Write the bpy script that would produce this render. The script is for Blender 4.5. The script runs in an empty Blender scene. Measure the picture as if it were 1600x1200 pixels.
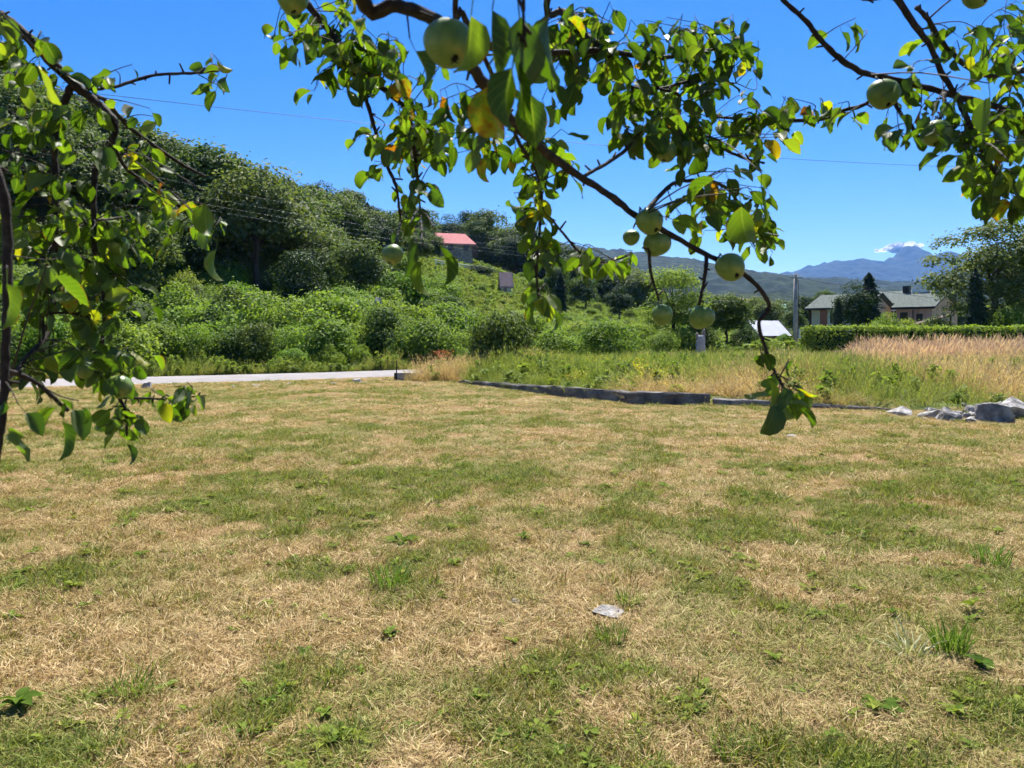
import bpy, math, random
import numpy as np
from mathutils import Vector, Matrix
R = math.radians
SC = bpy.context.scene
COL = SC.collection

# ------------------------------------------------------------------ camera, sky, sun, exposure
F, CZ, YH, CX = 1120.0, 1.55, 520.0, 800.0      # focal length in photo pixels, eye height, horizon row, centre column
cam = bpy.data.cameras.new("camera"); co = bpy.data.objects.new("camera", cam); COL.objects.link(co)
co.location = (0, 0, CZ); co.rotation_euler = (R(90), 0, 0)
cam.sensor_width = 36; cam.lens = F / 1600 * 36; cam.shift_y = -(600 - YH) / 1600
cam.clip_start = 0.05; cam.clip_end = 60000
cam.dof.use_dof = True; cam.dof.focus_distance = 9.0; cam.dof.aperture_fstop = 9.0
SC.camera = co

SUN_EL, SUN_AZ = 60.0, 8.0                      # azimuth from +Y (view direction) towards +X
w = bpy.data.worlds.new("World"); SC.world = w; w.use_nodes = True
nt = w.node_tree; bg = nt.nodes["Background"]
sky = nt.nodes.new("ShaderNodeTexSky"); sky.sky_type = 'NISHITA'; sky.sun_disc = False
sky.sun_elevation = R(SUN_EL); sky.sun_rotation = R(SUN_AZ)
sky.altitude = 600; sky.air_density = 1.0; sky.dust_density = 0.25; sky.ozone_density = 3.5
hsv = nt.nodes.new("ShaderNodeHueSaturation"); hsv.inputs["Saturation"].default_value = 1.42; hsv.inputs["Value"].default_value = .78; hsv.inputs["Hue"].default_value = .512
nt.links.new(sky.outputs[0], hsv.inputs["Color"]); nt.links.new(hsv.outputs[0], bg.inputs[0]); bg.inputs[1].default_value = 0.085
sl = bpy.data.lights.new("sun", 'SUN'); so = bpy.data.objects.new("sun", sl); COL.objects.link(so)
sl.energy = 5.0; sl.angle = R(0.5); sl.color = (1.0, 0.95, 0.87)
d = Vector((math.sin(R(SUN_AZ)) * math.cos(R(SUN_EL)), math.cos(R(SUN_AZ)) * math.cos(R(SUN_EL)), math.sin(R(SUN_EL))))
so.rotation_euler = d.to_track_quat('Z', 'Y').to_euler(); so.location = (0, 0, 50)
SC.view_settings.view_transform = 'Standard'; SC.view_settings.look = 'None'
SC.view_settings.exposure = 1.34; SC.view_settings.gamma = 1.0
SC.render.engine = 'CYCLES'
SC.cycles.use_denoising = True
SC.cycles.use_adaptive_sampling = True; SC.cycles.adaptive_threshold = 0.03
SC.cycles.max_bounces = 5; SC.cycles.diffuse_bounces = 2; SC.cycles.glossy_bounces = 2; SC.cycles.transmission_bounces = 4
SC.cycles.use_light_tree = False; SC.cycles.volume_bounces = 0; SC.cycles.transparent_max_bounces = 4
SC.cycles.sample_clamp_indirect = 4

def P(px, py, Y):
    return np.array([(px - CX) / F * Y, Y, CZ - (py - YH) / F * Y])

# ------------------------------------------------------------------ noise, meshes, tags
def _h(ix, iy, s):
    n = (ix.astype(np.int64) * 374761393 + iy.astype(np.int64) * 668265263 + s * 974711) & 0x7fffffff
    n = ((n ^ (n >> 13)) * 1274126177) & 0x7fffffff
    return ((n ^ (n >> 16)) & 0xffff) / 65535.0
def vnoise(x, y, s=0):
    x = np.asarray(x, float); y = np.asarray(y, float)
    ix = np.floor(x); iy = np.floor(y); fx = x - ix; fy = y - iy
    fx = fx * fx * (3 - 2 * fx); fy = fy * fy * (3 - 2 * fy)
    a = _h(ix, iy, s); b = _h(ix + 1, iy, s); c = _h(ix, iy + 1, s); e = _h(ix + 1, iy + 1, s)
    return (a * (1 - fx) + b * fx) * (1 - fy) + (c * (1 - fx) + e * fx) * fy
def fbm(x, y, s=0, o=4, g=0.5):
    t = 0; a = 1; n = 0
    for i in range(o):
        t = t + a * vnoise(np.asarray(x) * 2 ** i + 17.3 * i, np.asarray(y) * 2 ** i - 9.1 * i, s + i); n += a; a *= g
    return t / n
def sstep(a, b, x):
    t = np.clip((np.asarray(x, float) - a) / (b - a), 0, 1); return t * t * (3 - 2 * t)

def mesh_np(name, V, Fs, mats=(), attrs=None, smooth=False, midx=None, uv=None):
    """V (n,3); Fs list of int arrays (m,k) with mixed k; attrs {name:(domain, values)}"""
    me = bpy.data.meshes.new(name)
    V = np.asarray(V, np.float32)
    me.vertices.add(len(V)); me.vertices.foreach_set("co", V.ravel())
    Fs = [np.asarray(f, np.int32) for f in Fs if len(f)]
    idx = np.concatenate([f.ravel() for f in Fs]); ln = np.concatenate([np.full(len(f), f.shape[1], np.int32) for f in Fs])
    st = np.concatenate([[0], np.cumsum(ln)[:-1]]).astype(np.int32)
    me.loops.add(len(idx)); me.loops.foreach_set("vertex_index", idx)
    me.polygons.add(len(ln)); me.polygons.foreach_set("loop_start", st)
    try: me.polygons.foreach_set("loop_total", ln)
    except Exception: pass
    if smooth: me.polygons.foreach_set("use_smooth", np.ones(len(ln), bool))
    if midx is not None: me.polygons.foreach_set("material_index", np.asarray(midx, np.int32))
    for m in mats: me.materials.append(m)
    for k, (dom, val) in (attrs or {}).items():
        val = np.asarray(val, np.float32)
        ty = 'FLOAT' if val.ndim == 1 else 'FLOAT_VECTOR'
        a = me.attributes.new(k, ty, dom)
        a.data.foreach_set("value" if ty == 'FLOAT' else "vector", val.ravel())
    me.update(calc_edges=True); me.validate()
    return me

class MB:
    def __init__(s): s.v = []; s.f = []; s.m = []; s.mi = 0
    def box(s, c, h, rz=0, tilt=None):
        b = len(s.v); M = Matrix.Rotation(rz, 3, 'Z')
        if tilt is not None: M = M @ tilt
        for z in (-1, 1):
            for x, y in ((-1, -1), (1, -1), (1, 1), (-1, 1)):
                s.v.append(tuple(Vector(c) + M @ Vector((x * h[0], y * h[1], z * h[2]))))
        for q in ((0, 3, 2, 1), (4, 5, 6, 7), (0, 1, 5, 4), (1, 2, 6, 5), (2, 3, 7, 6), (3, 0, 4, 7)): s.face([b + i for i in q])
    def face(s, q): s.f.append(tuple(q)); s.m.append(s.mi)
    def poly(s, pts):
        b = len(s.v); s.v += [tuple(p) for p in pts]; s.face(range(b, b + len(pts)))
    def slab(s, pts, n):
        """prism: polygon pts extruded by vector n"""
        b = len(s.v); k = len(pts); n = Vector(n)
        s.v += [tuple(Vector(p)) for p in pts] + [tuple(Vector(p) + n) for p in pts]
        s.face([b + k - 1 - i for i in range(k)]); s.face([b + k + i for i in range(k)])
        for i in range(k): j = (i + 1) % k; s.face([b + i, b + j, b + k + j, b + k + i])
    def tube(s, pts, rad, n=6, cap=True):
        pts = [Vector(p) for p in pts]; b = len(s.v); k = len(pts)
        up = Vector((0.31, 0.17, 0.93))
        for i, p in enumerate(pts):
            t = (pts[min(i + 1, k - 1)] - pts[max(i - 1, 0)]).normalized()
            a = t.cross(up)
            if a.length < 1e-4: a = t.cross(Vector((1, 0, 0)))
            a.normalize(); c = t.cross(a)
            for j in range(n):
                th = 2 * math.pi * j / n
                s.v.append(tuple(p + (a * math.cos(th) + c * math.sin(th)) * rad[i]))
        for i in range(k - 1):
            for j in range(n):
                j2 = (j + 1) % n
                s.face((b + i * n + j, b + i * n + j2, b + (i + 1) * n + j2, b + (i + 1) * n + j))
        if cap:
            s.face([b + n - 1 - j for j in range(n)]); s.face([b + (k - 1) * n + j for j in range(n)])
    def mesh(s, name, mats, smooth=False):
        me = bpy.data.meshes.new(name); me.from_pydata(s.v, [], s.f)
        for m in (mats if isinstance(mats, (list, tuple)) else [mats]): me.materials.append(m)
        if any(s.m): me.polygons.foreach_set("material_index", s.m)
        if smooth: me.polygons.foreach_set("use_smooth", [True] * len(s.f))
        me.update(); return me
    def build(s, name, mats, parent=None, smooth=False): return ob(name, s.mesh(name, mats, smooth), parent)

def ob(name, data, parent=None, loc=(0, 0, 0)):
    o = bpy.data.objects.new(name, data); COL.objects.link(o)
    o.location = loc
    if parent: o.parent = parent
    return o
def tag(o, label=None, cat=None, group=None, kind=None):
    if label: o["label"] = label
    if cat: o["category"] = cat
    if group: o["group"] = group
    if kind: o["kind"] = kind
    return o
def thing(name, loc, label, cat, group=None, rz=0):
    o = ob(name, None, None, loc); o.rotation_euler = (0, 0, rz); o.empty_display_size = 0.2
    return tag(o, label, cat, group)

def catmull(pts, n=5):
    pts = [np.asarray(p, float) for p in pts]; out = []
    q = [2 * pts[0] - pts[1]] + pts + [2 * pts[-1] - pts[-2]]
    for i in range(1, len(q) - 2):
        for k in range(n):
            t = k / n
            out.append(0.5 * ((2 * q[i]) + (-q[i - 1] + q[i + 1]) * t + (2 * q[i - 1] - 5 * q[i] + 4 * q[i + 1] - q[i + 2]) * t * t + (-q[i - 1] + 3 * q[i] - 3 * q[i + 1] + q[i + 2]) * t ** 3))
    out.append(pts[-1]); return out

# ------------------------------------------------------------------ materials
def mat(name):
    m = bpy.data.materials.new(name); m.use_nodes = True; n = m.node_tree
    for x in list(n.nodes): n.nodes.remove(x)
    o = n.nodes.new("ShaderNodeOutputMaterial")
    return m, n, o
def N(n, t, **k):
    x = n.nodes.new(t)
    for a, b in k.items():
        if a.startswith("i_"): x.inputs[int(a[2:]) if a[2:].isdigit() else a[2:].replace("_", " ")].default_value = b
        else: setattr(x, a, b)
    return x
def ramp(n, src, stops, interp='LINEAR'):
    r = n.nodes.new("ShaderNodeValToRGB"); r.color_ramp.interpolation = interp
    e = r.color_ramp.elements
    while len(e) < len(stops): e.new(0.5)
    for i, (p, c) in enumerate(stops): e[i].position = p; e[i].color = (*c, 1)
    n.links.new(src, r.inputs[0]); return r.outputs[0]
def mixc(n, fac, a, b, mode='MIX'):
    m = n.nodes.new("ShaderNodeMix"); m.data_type = 'RGBA'; m.blend_type = mode
    for s, v in ((0, fac), (6, a), (7, b)):
        if hasattr(v, "is_linked"): n.links.new(v, m.inputs[s])
        else: m.inputs[s].default_value = v if s == 0 else (*v, 1)
    return m.outputs[2]
def math_(n, op, a, b=0.0, c=0.0):
    m = n.nodes.new("ShaderNodeMath"); m.operation = op
    for i, v in enumerate((a, b, c)):
        if hasattr(v, "is_linked"): n.links.new(v, m.inputs[i])
        else: m.inputs[i].default_value = v
    return m.outputs[0]
def noise(n, scale, detail=4, rough=0.55, vec=None, dist=0.0):
    t = n.nodes.new("ShaderNodeTexNoise"); t.inputs["Scale"].default_value = scale; t.inputs["Detail"].default_value = detail
    t.inputs["Roughness"].default_value = rough; t.inputs["Distortion"].default_value = dist
    if vec is not None: n.links.new(vec, t.inputs["Vector"])
    return t.outputs["Fac"]
def attr(n, name, ty='GEOMETRY'):
    a = n.nodes.new("ShaderNodeAttribute"); a.attribute_name = name; a.attribute_type = ty; return a
def coords(n, which="Object"): return n.nodes.new("ShaderNodeTexCoord").outputs[which]
def pos(n): return n.nodes.new("ShaderNodeNewGeometry").outputs["Position"]
def bump(n, h, strength=0.5, dist=0.02):
    b = n.nodes.new("ShaderNodeBump"); b.inputs["Strength"].default_value = strength; b.inputs["Distance"].default_value = dist
    n.links.new(h, b.inputs["Height"]); return b.outputs[0]
def principled(n, o, col, rough=0.8, spec=0.3, nrm=None, metal=0.0):
    p = n.nodes.new("ShaderNodeBsdfPrincipled")
    if hasattr(col, "is_linked"): n.links.new(col, p.inputs["Base Color"])
    else: p.inputs["Base Color"].default_value = (*col, 1)
    if hasattr(rough, "is_linked"): n.links.new(rough, p.inputs["Roughness"])
    else: p.inputs["Roughness"].default_value = rough
    p.inputs["Specular IOR Level"].default_value = spec; p.inputs["Metallic"].default_value = metal
    if nrm is not None: n.links.new(nrm, p.inputs["Normal"])
    if o: n.links.new(p.outputs[0], o.inputs[0])
    return p.outputs[0]
def simple(name, cols, scale=3.0, rough=0.85, bmp=0.3, bscale=None, spec=0.25, dist=0.01, which="Object"):
    m, n, o = mat(name); c = coords(n, which)
    f = noise(n, scale, 6, 0.65, c)
    k = len(cols); col = ramp(n, f, [(0.3 + 0.4 * i / max(1, k - 1), cc) for i, cc in enumerate(cols)])
    nb = bump(n, noise(n, bscale or scale * 4, 6, 0.7, c), bmp, dist)
    principled(n, o, col, rough, spec, nb); return m
def leafmat(name, stops, trans=0.35, tcol=(1.0, 1.0, 0.45), rough=0.65, spec=0.15, vary=0.25, tint=False):
    """foliage: per-leaf random 'lv' picks a colour; light passes through the leaf"""
    m, n, o = mat(name)
    lv = attr(n, "lv").outputs["Fac"]
    oi = n.nodes.new("ShaderNodeObjectInfo").outputs["Random"]
    col = ramp(n, lv, stops)
    hs = n.nodes.new("ShaderNodeHueSaturation")
    hs.inputs["Hue"].default_value = 0.5
    n.links.new(math_(n, 'MULTIPLY_ADD', oi, vary, 1 - vary * 0.5), hs.inputs["Value"])
    n.links.new(math_(n, 'MULTIPLY_ADD', oi, -0.035, 0.5175), hs.inputs["Hue"])
    n.links.new(col, hs.inputs["Color"]); col = hs.outputs[0]
    p = principled(n, None, col, rough, spec)
    t = n.nodes.new("ShaderNodeBsdfTranslucent")
    n.links.new(mixc(n, 1.0, col, tuple(c * 1.5 for c in tcol), 'MULTIPLY'), t.inputs[0])
    mx = n.nodes.new("ShaderNodeMixShader"); mx.inputs[0].default_value = trans
    n.links.new(p, mx.inputs[1]); n.links.new(t.outputs[0], mx.inputs[2]); n.links.new(mx.outputs[0], o.inputs[0])
    return m

M = {}
M['oak'] = leafmat('broadleaf_foliage', [(0, (.038, .07, .016)), (.5, (.075, .12, .028)), (1, (.13, .18, .05))])
M['olive'] = leafmat('greygreen_foliage', [(0, (.05, .08, .024)), (.5, (.095, .135, .042)), (1, (.16, .20, .075))])
M['dark'] = leafmat('dark_foliage', [(0, (.018, .038, .014)), (.6, (.036, .066, .022)), (1, (.06, .10, .032))], trans=.25)
M['conifer'] = leafmat('conifer_needles', [(0, (.014, .032, .018)), (.6, (.028, .054, .026)), (1, (.05, .08, .036))], trans=.15)
M['bright'] = leafmat('bright_foliage', [(0, (.07, .13, .018)), (.5, (.135, .22, .03)), (1, (.21, .30, .055))], trans=.4)
M['lime'] = leafmat('yellowgreen_foliage', [(0, (.085, .14, .022)), (.5, (.16, .23, .04)), (1, (.25, .32, .075))], trans=.42)
M['bark'] = simple('bark', [(.035, .026, .02), (.075, .06, .048), (.13, .115, .10)], 14, .9, .6, 40)
M['applebark'] = simple('apple_bark', [(.010, .007, .006), (.022, .016, .013), (.06, .05, .042)], 60, .8, .7, 160, .3, .004)
M['wallstone'] = simple('shade_darkened_wall_stone', [(.045, .04, .038), (.12, .11, .10), (.26, .245, .22)], 2.2, .95, .8, 12, .2, .03)  # stone colour darkened all over to deepen the shade on the front face
M['concrete'] = simple('old_concrete', [(.17, .155, .14), (.30, .285, .26), (.42, .40, .37)], 3.0, .95, .6, 22)
M['stone'] = simple('pale_limestone', [(.16, .145, .13), (.38, .36, .33), (.60, .575, .54)], 5.5, .95, 1.0, 18, .1, .05)
M['darkstone'] = simple('grey_limestone', [(.09, .085, .08), (.24, .23, .215), (.52, .50, .47)], 5.0, .95, 1.0, 16, .1, .05)
M['white_wall'] = simple('white_plaster', [(.55, .56, .57), (.74, .74, .73)], 2.0, .9, .2, 20)
M['cream'] = simple('cream_plaster', [(.50, .42, .31), (.60, .51, .38)], 1.2, .9, .15, 30)
M['pink'] = simple('pinkish_brick_wall', [(.42, .25, .19), (.55, .37, .29)], 1.5, .9, .2, 30)
M['brick'] = simple('red_brick', [(.22, .08, .055), (.32, .13, .09)], 6, .9, .4, 40)
M['trim'] = simple('black_fascia', [(.012, .012, .013), (.03, .03, .03)], 5, .6, .1)
M['wood'] = simple('grey_wood', [(.13, .11, .09), (.25, .22, .19)], 9, .9, .4, 50)
M['brownwood'] = simple('brown_wood', [(.04, .024, .016), (.085, .052, .036)], 9, .8, .4, 50)
M['metal'] = simple('galvanised_metal', [(.22, .23, .24), (.33, .34, .35)], 6, .5, .1)
M['wire'] = simple('cable', [(.02, .02, .022), (.05, .05, .055)], 6, .5, .1)
M['wirebare'] = simple('bare_aluminium_cable', [(.16, .165, .17), (.25, .25, .25)], 6, .5, .1, None, .4)  # paler cable for the wires over the hillside
M['stoneroof'] = simple('grey_roof_tiles', [(.065, .08, .07), (.11, .128, .115), (.16, .18, .165)], 4, .95, .4, 30, .05)
M['shedroof'] = simple('mauve_roof_tiles', [(.26, .17, .16), (.36, .25, .24)], 4, .85, .4, 30)
M['redroof'] = simple('red_sheet_roof', [(.42, .17, .16), (.50, .23, .215)], 1.5, .95, .1, 20, .03)
M['whiteroof'] = simple('pale_sheet_roof', [(.27, .29, .34), (.36, .38, .44)], 1.2, .5, .1, 20)
M['tealroof'] = simple('teal_sheet_roof', [(.05, .20, .19), (.08, .28, .26)], 1.2, .6, .1, 20)
M['orange'] = simple('orange_plaster', [(.55, .28, .13), (.62, .35, .18)], 2, .9, .1)
M['rubble'] = simple('rubble_stone_wall', [(.12, .11, .10), (.24, .22, .19), (.33, .31, .28)], 2.2, .95, .8, 9, .2, .05)
def glassmat():
    m, n, o = mat('window_glass'); principled(n, o, (.02, .025, .03), .08, .6); return m
M['glass'] = glassmat()

# grass: 'tint' arrives from the scattered point (0 straw .. 1 green), 'lv' is random per blade
def grassmat(name, straw, green, trans=0.3):
    m, n, o = mat(name)
    lv = attr(n, "lv").outputs["Fac"]; ti = attr(n, "tint", 'INSTANCER').outputs["Fac"]
    k = math_(n, 'ADD', ti, math_(n, 'MULTIPLY_ADD', lv, 0.5, -0.25))
    k = math_(n, 'SMOOTHSTEP', k) if False else k
    mr = n.nodes.new("ShaderNodeMapRange"); mr.inputs[1].default_value = .28; mr.inputs[2].default_value = .72; n.links.new(k, mr.inputs[0])
    col = mixc(n, mr.outputs[0], ramp(n, lv, straw), ramp(n, lv, green))
    p = principled(n, None, col, .65, .18)
    t = n.nodes.new("ShaderNodeBsdfTranslucent"); n.links.new(mixc(n, 1.0, col, (1.5, 1.5, .75), 'MULTIPLY'), t.inputs[0])
    mx = n.nodes.new("ShaderNodeMixShader"); mx.inputs[0].default_value = trans
    n.links.new(p, mx.inputs[1]); n.links.new(t.outputs[0], mx.inputs[2]); n.links.new(mx.outputs[0], o.inputs[0])
    return m
STRAW = [(0, (.085, .05, .02)), (.3, (.265, .172, .074)), (.7, (.48, .35, .165)), (1, (.76, .62, .37))]
GREEN = [(0, (.05, .082, .012)), (.5, (.145, .187, .030)), (1, (.33, .355, .085))]
M['grass'] = grassmat('mown_grass_blades', STRAW, GREEN)
M['hay'] = grassmat('tall_dry_grass', [(0, (.24, .145, .085)), (.5, (.42, .30, .17)), (1, (.58, .45, .28))], [(0, (.08, .125, .022)), (.5, (.16, .215, .042)), (1, (.30, .34, .09))])
M['plume'] = grassmat('plume_grass', [(0, (.25, .13, .10)), (.5, (.43, .27, .21)), (1, (.64, .47, .39))], [(0, (.16, .17, .05)), (.5, (.26, .24, .10)), (1, (.4, .36, .2))])
M['blade'] = leafmat('lush_grass_blades', [(0, (.05, .10, .015)), (.6, (.11, .19, .03)), (1, (.20, .28, .07))], trans=.35)
M['paleblade'] = leafmat('pale_dry_blades', [(0, (.20, .22, .09)), (.6, (.38, .38, .22)), (1, (.60, .57, .42))], trans=.3)
M['weed'] = leafmat('broad_weed_leaves', [(0, (.06, .10, .014)), (.6, (.115, .165, .022)), (1, (.18, .23, .04))], trans=.3, spec=.04, rough=.8)
M['flower'] = leafmat('yellow_flowers', [(0, (.55, .42, .02)), (1, (.75, .62, .06))], trans=.3)

# ------------------------------------------------------------------ terrain
WALL = [(-1.36, 21.7), (0.98, 18.3), (2.77, 15.6), (4.3, 15.45), (6.6, 14.7), (7.8, 14.2), (14, 13.0), (40, 10)]
WX = np.array([p[0] for p in WALL]); WY = np.array([p[1] for p in WALL])
RC = [(-60, 2), (-40, 11.5), (-24, 17.6), (-14, 21.3), (-8.3, 24.0), (-4, 26.6), (0, 30), (4, 35), (10, 40.5), (17, 43.5), (23, 51), (25.5, 60), (26, 75), (24, 100)]
RD = np.array(catmull([np.array([*p, 0.0]) for p in RC], 8))[:, :2]
RD_T = np.gradient(RD, axis=0); RD_T /= np.linalg.norm(RD_T, axis=1)[:, None]; RD_N = np.stack([-RD_T[:, 1], RD_T[:, 0]], 1)
RW = 2.05
def road_dist(x, y):
    x = np.atleast_1d(np.asarray(x, float)); y = np.atleast_1d(np.asarray(y, float)); best = np.full(x.shape, 1e9)
    for i in range(len(RD) - 1):
        a = RD[i]; e = RD[i + 1] - a
        t = np.clip(((x - a[0]) * e[0] + (y - a[1]) * e[1]) / (e @ e), 0, 1)
        best = np.minimum(best, np.hypot(x - a[0] - t * e[0], y - a[1] - t * e[1]))
    return best
HPX = [-900, -200, 0, 200, 380, 600, 710, 780, 830, 900, 1000, 1100, 1250, 2500]
HZ = [38, 38, 34, 26, 20, 17.5, 18, 16, 13, 9, 5, 3, 1.5, 1.5]
HYR = [105, 105, 110, 120, 130, 150, 160, 168, 170, 180, 190, 200, 200, 200]
def ground_h(x, y, road=True):
    x = np.asarray(x, float); y = np.asarray(y, float); sh = np.broadcast(x, y).shape
    x = np.broadcast_to(x, sh).ravel(); y = np.broadcast_to(y, sh).ravel()
    z = 0.05 * (fbm(x * .45, y * .45, 3, 3) - .5) + 0.05 * (fbm(x * .16 + y * .1, y * .9 - x * .14, 8, 2) - .5)
    z = z + .05 * np.exp(-((y - 8.6 - .25 * (x + 3.6)) / .35) ** 2) * np.exp(-((x + 3.6) / 1.1) ** 2)
    px = CX + F * x / np.maximum(y, 6)
    yw = np.interp(x, WX, WY)
    ins = (sstep(-1.8, .8, x)) * sstep(.05, .35, y - yw)
    z = z + .16 * ins * (1 - sstep(7.5, 11, x) * .6) + .12 * (fbm(x * .2, y * .2, 21, 3) - .5) * ins
    zr = np.interp(px, HPX, HZ); yr = np.interp(px, HPX, HYR); y0 = np.interp(px, [0, 500, 800, 1100], [34, 37, 44, 60])
    s = np.clip((y - y0) / (yr - y0), 0, 1)
    hill = zr * (0.35 * s + 0.65 * (s * s * (3 - 2 * s))) * (1 - .6 * sstep(220, 600, y))
    z = z + hill + sstep(40, 90, y) * 1.6 * (fbm(x * .05, y * .05, 31, 3) - .5)
    z = z + sstep(200, 1600, y) * 40
    if road:
        near = (y < 110) & (np.abs(x) < 70)
        if near.any():
            dd = np.full(x.shape, 99.0); dd[near] = road_dist(x[near], y[near])
            k = 1 - sstep(RW + .1, RW + 1.6, dd)
            z = z * (1 - k) + k * .06
    return z.reshape(sh)
def ground_at(px, py, y0=30, y1=260):
    Yv = np.arange(y0, y1, .5); Xv = (px - CX) / F * Yv; pr = YH - F * (ground_h(Xv, Yv) - CZ) / Yv
    k = np.where(pr <= py)[0]; Y = float(Yv[k[0]]) if len(k) else float(Yv[np.argmin(pr)])
    X = (px - CX) / F * Y; return (X, Y, float(ground_h(np.array([X]), np.array([Y]))[0]))
def gz(x, y): return float(ground_h(np.array([x]), np.array([y]))[0])

ys = np.concatenate([np.arange(-25, -2, 1.0), np.arange(-2, 34, .22), np.geomspace(34, 220, 110), np.geomspace(225, 6000, 60)])
xs_h = np.concatenate([np.arange(0, 17, .25), np.geomspace(17, 160, 70), np.geomspace(165, 7000, 50)])
xs = np.concatenate([-xs_h[:0:-1], xs_h])
gx, gy = np.meshgrid(xs, ys); gzz = ground_h(gx, gy)
nx, ny = len(xs), len(ys)
ii = (np.arange(ny - 1)[:, None] * nx + np.arange(nx - 1)[None, :]).ravel()
quads = np.stack([ii, ii + 1, ii + nx + 1, ii + nx], 1)
V = np.stack([gx.ravel(), gy.ravel(), gzz.ravel()], 1)
# zone: 0 mown lawn, 1 wild meadow
beyond = np.where(V[:, 0] > -1.4, V[:, 1] > np.interp(V[:, 0], WX, WY) + .1, road_dist(V[:, 0], V[:, 1]) < 0) | (V[:, 1] > 26 + np.maximum(0, -V[:, 0]) * 0)
zone = beyond.astype(float)
def groundmat():
    m, n, o = mat('ground_soil_and_grass'); p = pos(n)
    z = attr(n, "zone").outputs["Fac"]
    mp = n.nodes.new("ShaderNodeMapping"); mp.inputs["Rotation"].default_value = (0, 0, R(-9)); mp.inputs["Scale"].default_value = (.35, 1.3, 1); n.links.new(p, mp.inputs[0])
    big = noise(n, .55, 5, .6, mp.outputs[0], .6); mid = noise(n, 3.2, 6, .7, p); fine = noise(n, 55, 4, .75, p)
    g = math_(n, 'ADD', math_(n, 'MULTIPLY', big, .55), math_(n, 'MULTIPLY', mid, .45))
    straw = ramp(n, fine, [(.25, (.09, .052, .022)), (.5, (.23, .15, .068)), (.75, (.40, .28, .13))])
    green = ramp(n, fine, [(.25, (.05, .06, .015)), (.5, (.11, .13, .03)), (.75, (.20, .22, .06))])
    lawn = mixc(n, ramp(n, g, [(.46, (0, 0, 0)), (.60, (1, 1, 1))]), straw, green)
    med = ramp(n, noise(n, .22, 6, .7, p), [(.3, (.045, .075, .016)), (.5, (.095, .13, .028)), (.7, (.19, .20, .05))])
    med = mixc(n, .5, med, ramp(n, noise(n, 2.5, 5, .7, p), [(.3, (.05, .09, .018)), (.7, (.20, .23, .07))]))
    col = mixc(n, z, lawn, med)
    principled(n, o, col, .95, .1, bump(n, math_(n, 'ADD', fine, math_(n, 'MULTIPLY', mid, 2.0)), .7, .03)); return m
M['ground'] = groundmat()
g = ob("ground", mesh_np("ground", V, [quads], [M['ground']], {"zone": ('POINT', zone)}, smooth=True)); tag(g, kind="structure")

def roadmat():
    m, n, o = mat('pale_worn_asphalt'); p = pos(n)
    c = ramp(n, noise(n, 1.2, 6, .65, p), [(.3, (.20, .187, .183)), (.7, (.30, .283, .278))])
    c = mixc(n, ramp(n, noise(n, 90, 3, .7, p), [(.35, (.65, .65, .65)), (.6, (0, 0, 0))]), c, (.25, .235, .22))
    principled(n, o, c, 1.0, .05, bump(n, noise(n, 120, 3, .7, p), .3, .01)); return m
M['road'] = roadmat()
rv = []; rf = []; rr = random.Random(5)
for i in range(len(RD)):
    for k, s in enumerate((-1, -.5, 0, .5, 1)):
        e = RW * s + (rr.uniform(-.25, .2) if abs(s) == 1 else 0)
        q = RD[i] + RD_N[i] * e; rv.append((q[0], q[1], .095 + .03 * (1 - s * s) - (.07 if abs(s) == 1 else 0)))
for i in range(len(RD) - 1):
    for k in range(4): rf.append((i * 5 + k, (i + 1) * 5 + k, (i + 1) * 5 + k + 1, i * 5 + k + 1))
tag(ob("road", mesh_np("road", rv, [np.array(rf)[:, ::-1]], [M['road']], smooth=True)), kind="structure")

# far hills and the blue mountain
def hillmat(name, a, b, c, s):
    m, n, o = mat(name); p = pos(n)
    col = ramp(n, noise(n, s, 8, .72, p), [(.32, a), (.52, b), (.7, c)])
    principled(n, o, col, .95, .1, bump(n, noise(n, s * 5, 8, .75, p), .8, 2.0 / (s * 50))); return m
def ridge(name, m, pts, Y, depth, amp, tree, nxx, nyy, seed, jag=0.0):
    px = np.linspace(pts[0][0], pts[-1][0], nxx); top = np.interp(px, [p[0] for p in pts], [p[1] for p in pts])
    top = np.convolve(np.pad(top, 1, 'edge'), np.ones(3) / 3, 'valid') + jag * (fbm(px / 14.0, px * 0 + seed, seed, 4, .6) - .5)
    v = np.linspace(0, 1, nyy); PX, VV = np.meshgrid(px, v); T = np.tile(top, (nyy, 1))
    Yd = Y - depth * (1 - VV) * 1.0
    X = (PX - CX) / F * Y
    Zt = CZ - (T - YH) / F * Y
    prof = VV ** 1.25
    Z = Zt * prof + amp * (fbm(X / (amp * 9), Yd / (amp * 9), seed, 6, .55) - .5) * np.sin(np.clip(VV, 0, 1) * math.pi) ** .7 * 2
    Z += tree * (fbm(X / (tree * 1.6), Yd / (tree * 1.6), seed + 9, 2) - .4)
    Z[0] = -40
    # back slope
    X2 = X[-1:]; Y2 = Yd[-1:] + depth * .5; Z2 = np.full_like(X2, -40)
    X = np.concatenate([X, X2]); Yd = np.concatenate([Yd, Y2]); Z = np.concatenate([Z, Z2]); r = nyy + 1
    i = (np.arange(r - 1)[:, None] * nxx + np.arange(nxx - 1)[None, :]).ravel()
    q = np.stack([i, i + 1, i + nxx + 1, i + nxx], 1)
    return tag(ob(name, mesh_np(name, np.stack([X.ravel(), Yd.ravel(), Z.ravel()], 1), [q], [m], smooth=True)), kind="structure")
M['farhill'] = hillmat('forested_hill', (.005, .010, .005), (.014, .026, .011), (.042, .058, .024), .035)
M['mount'] = hillmat('forested_mountain', (.008, .015, .012), (.02, .032, .024), (.05, .062, .042), .007)
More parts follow.
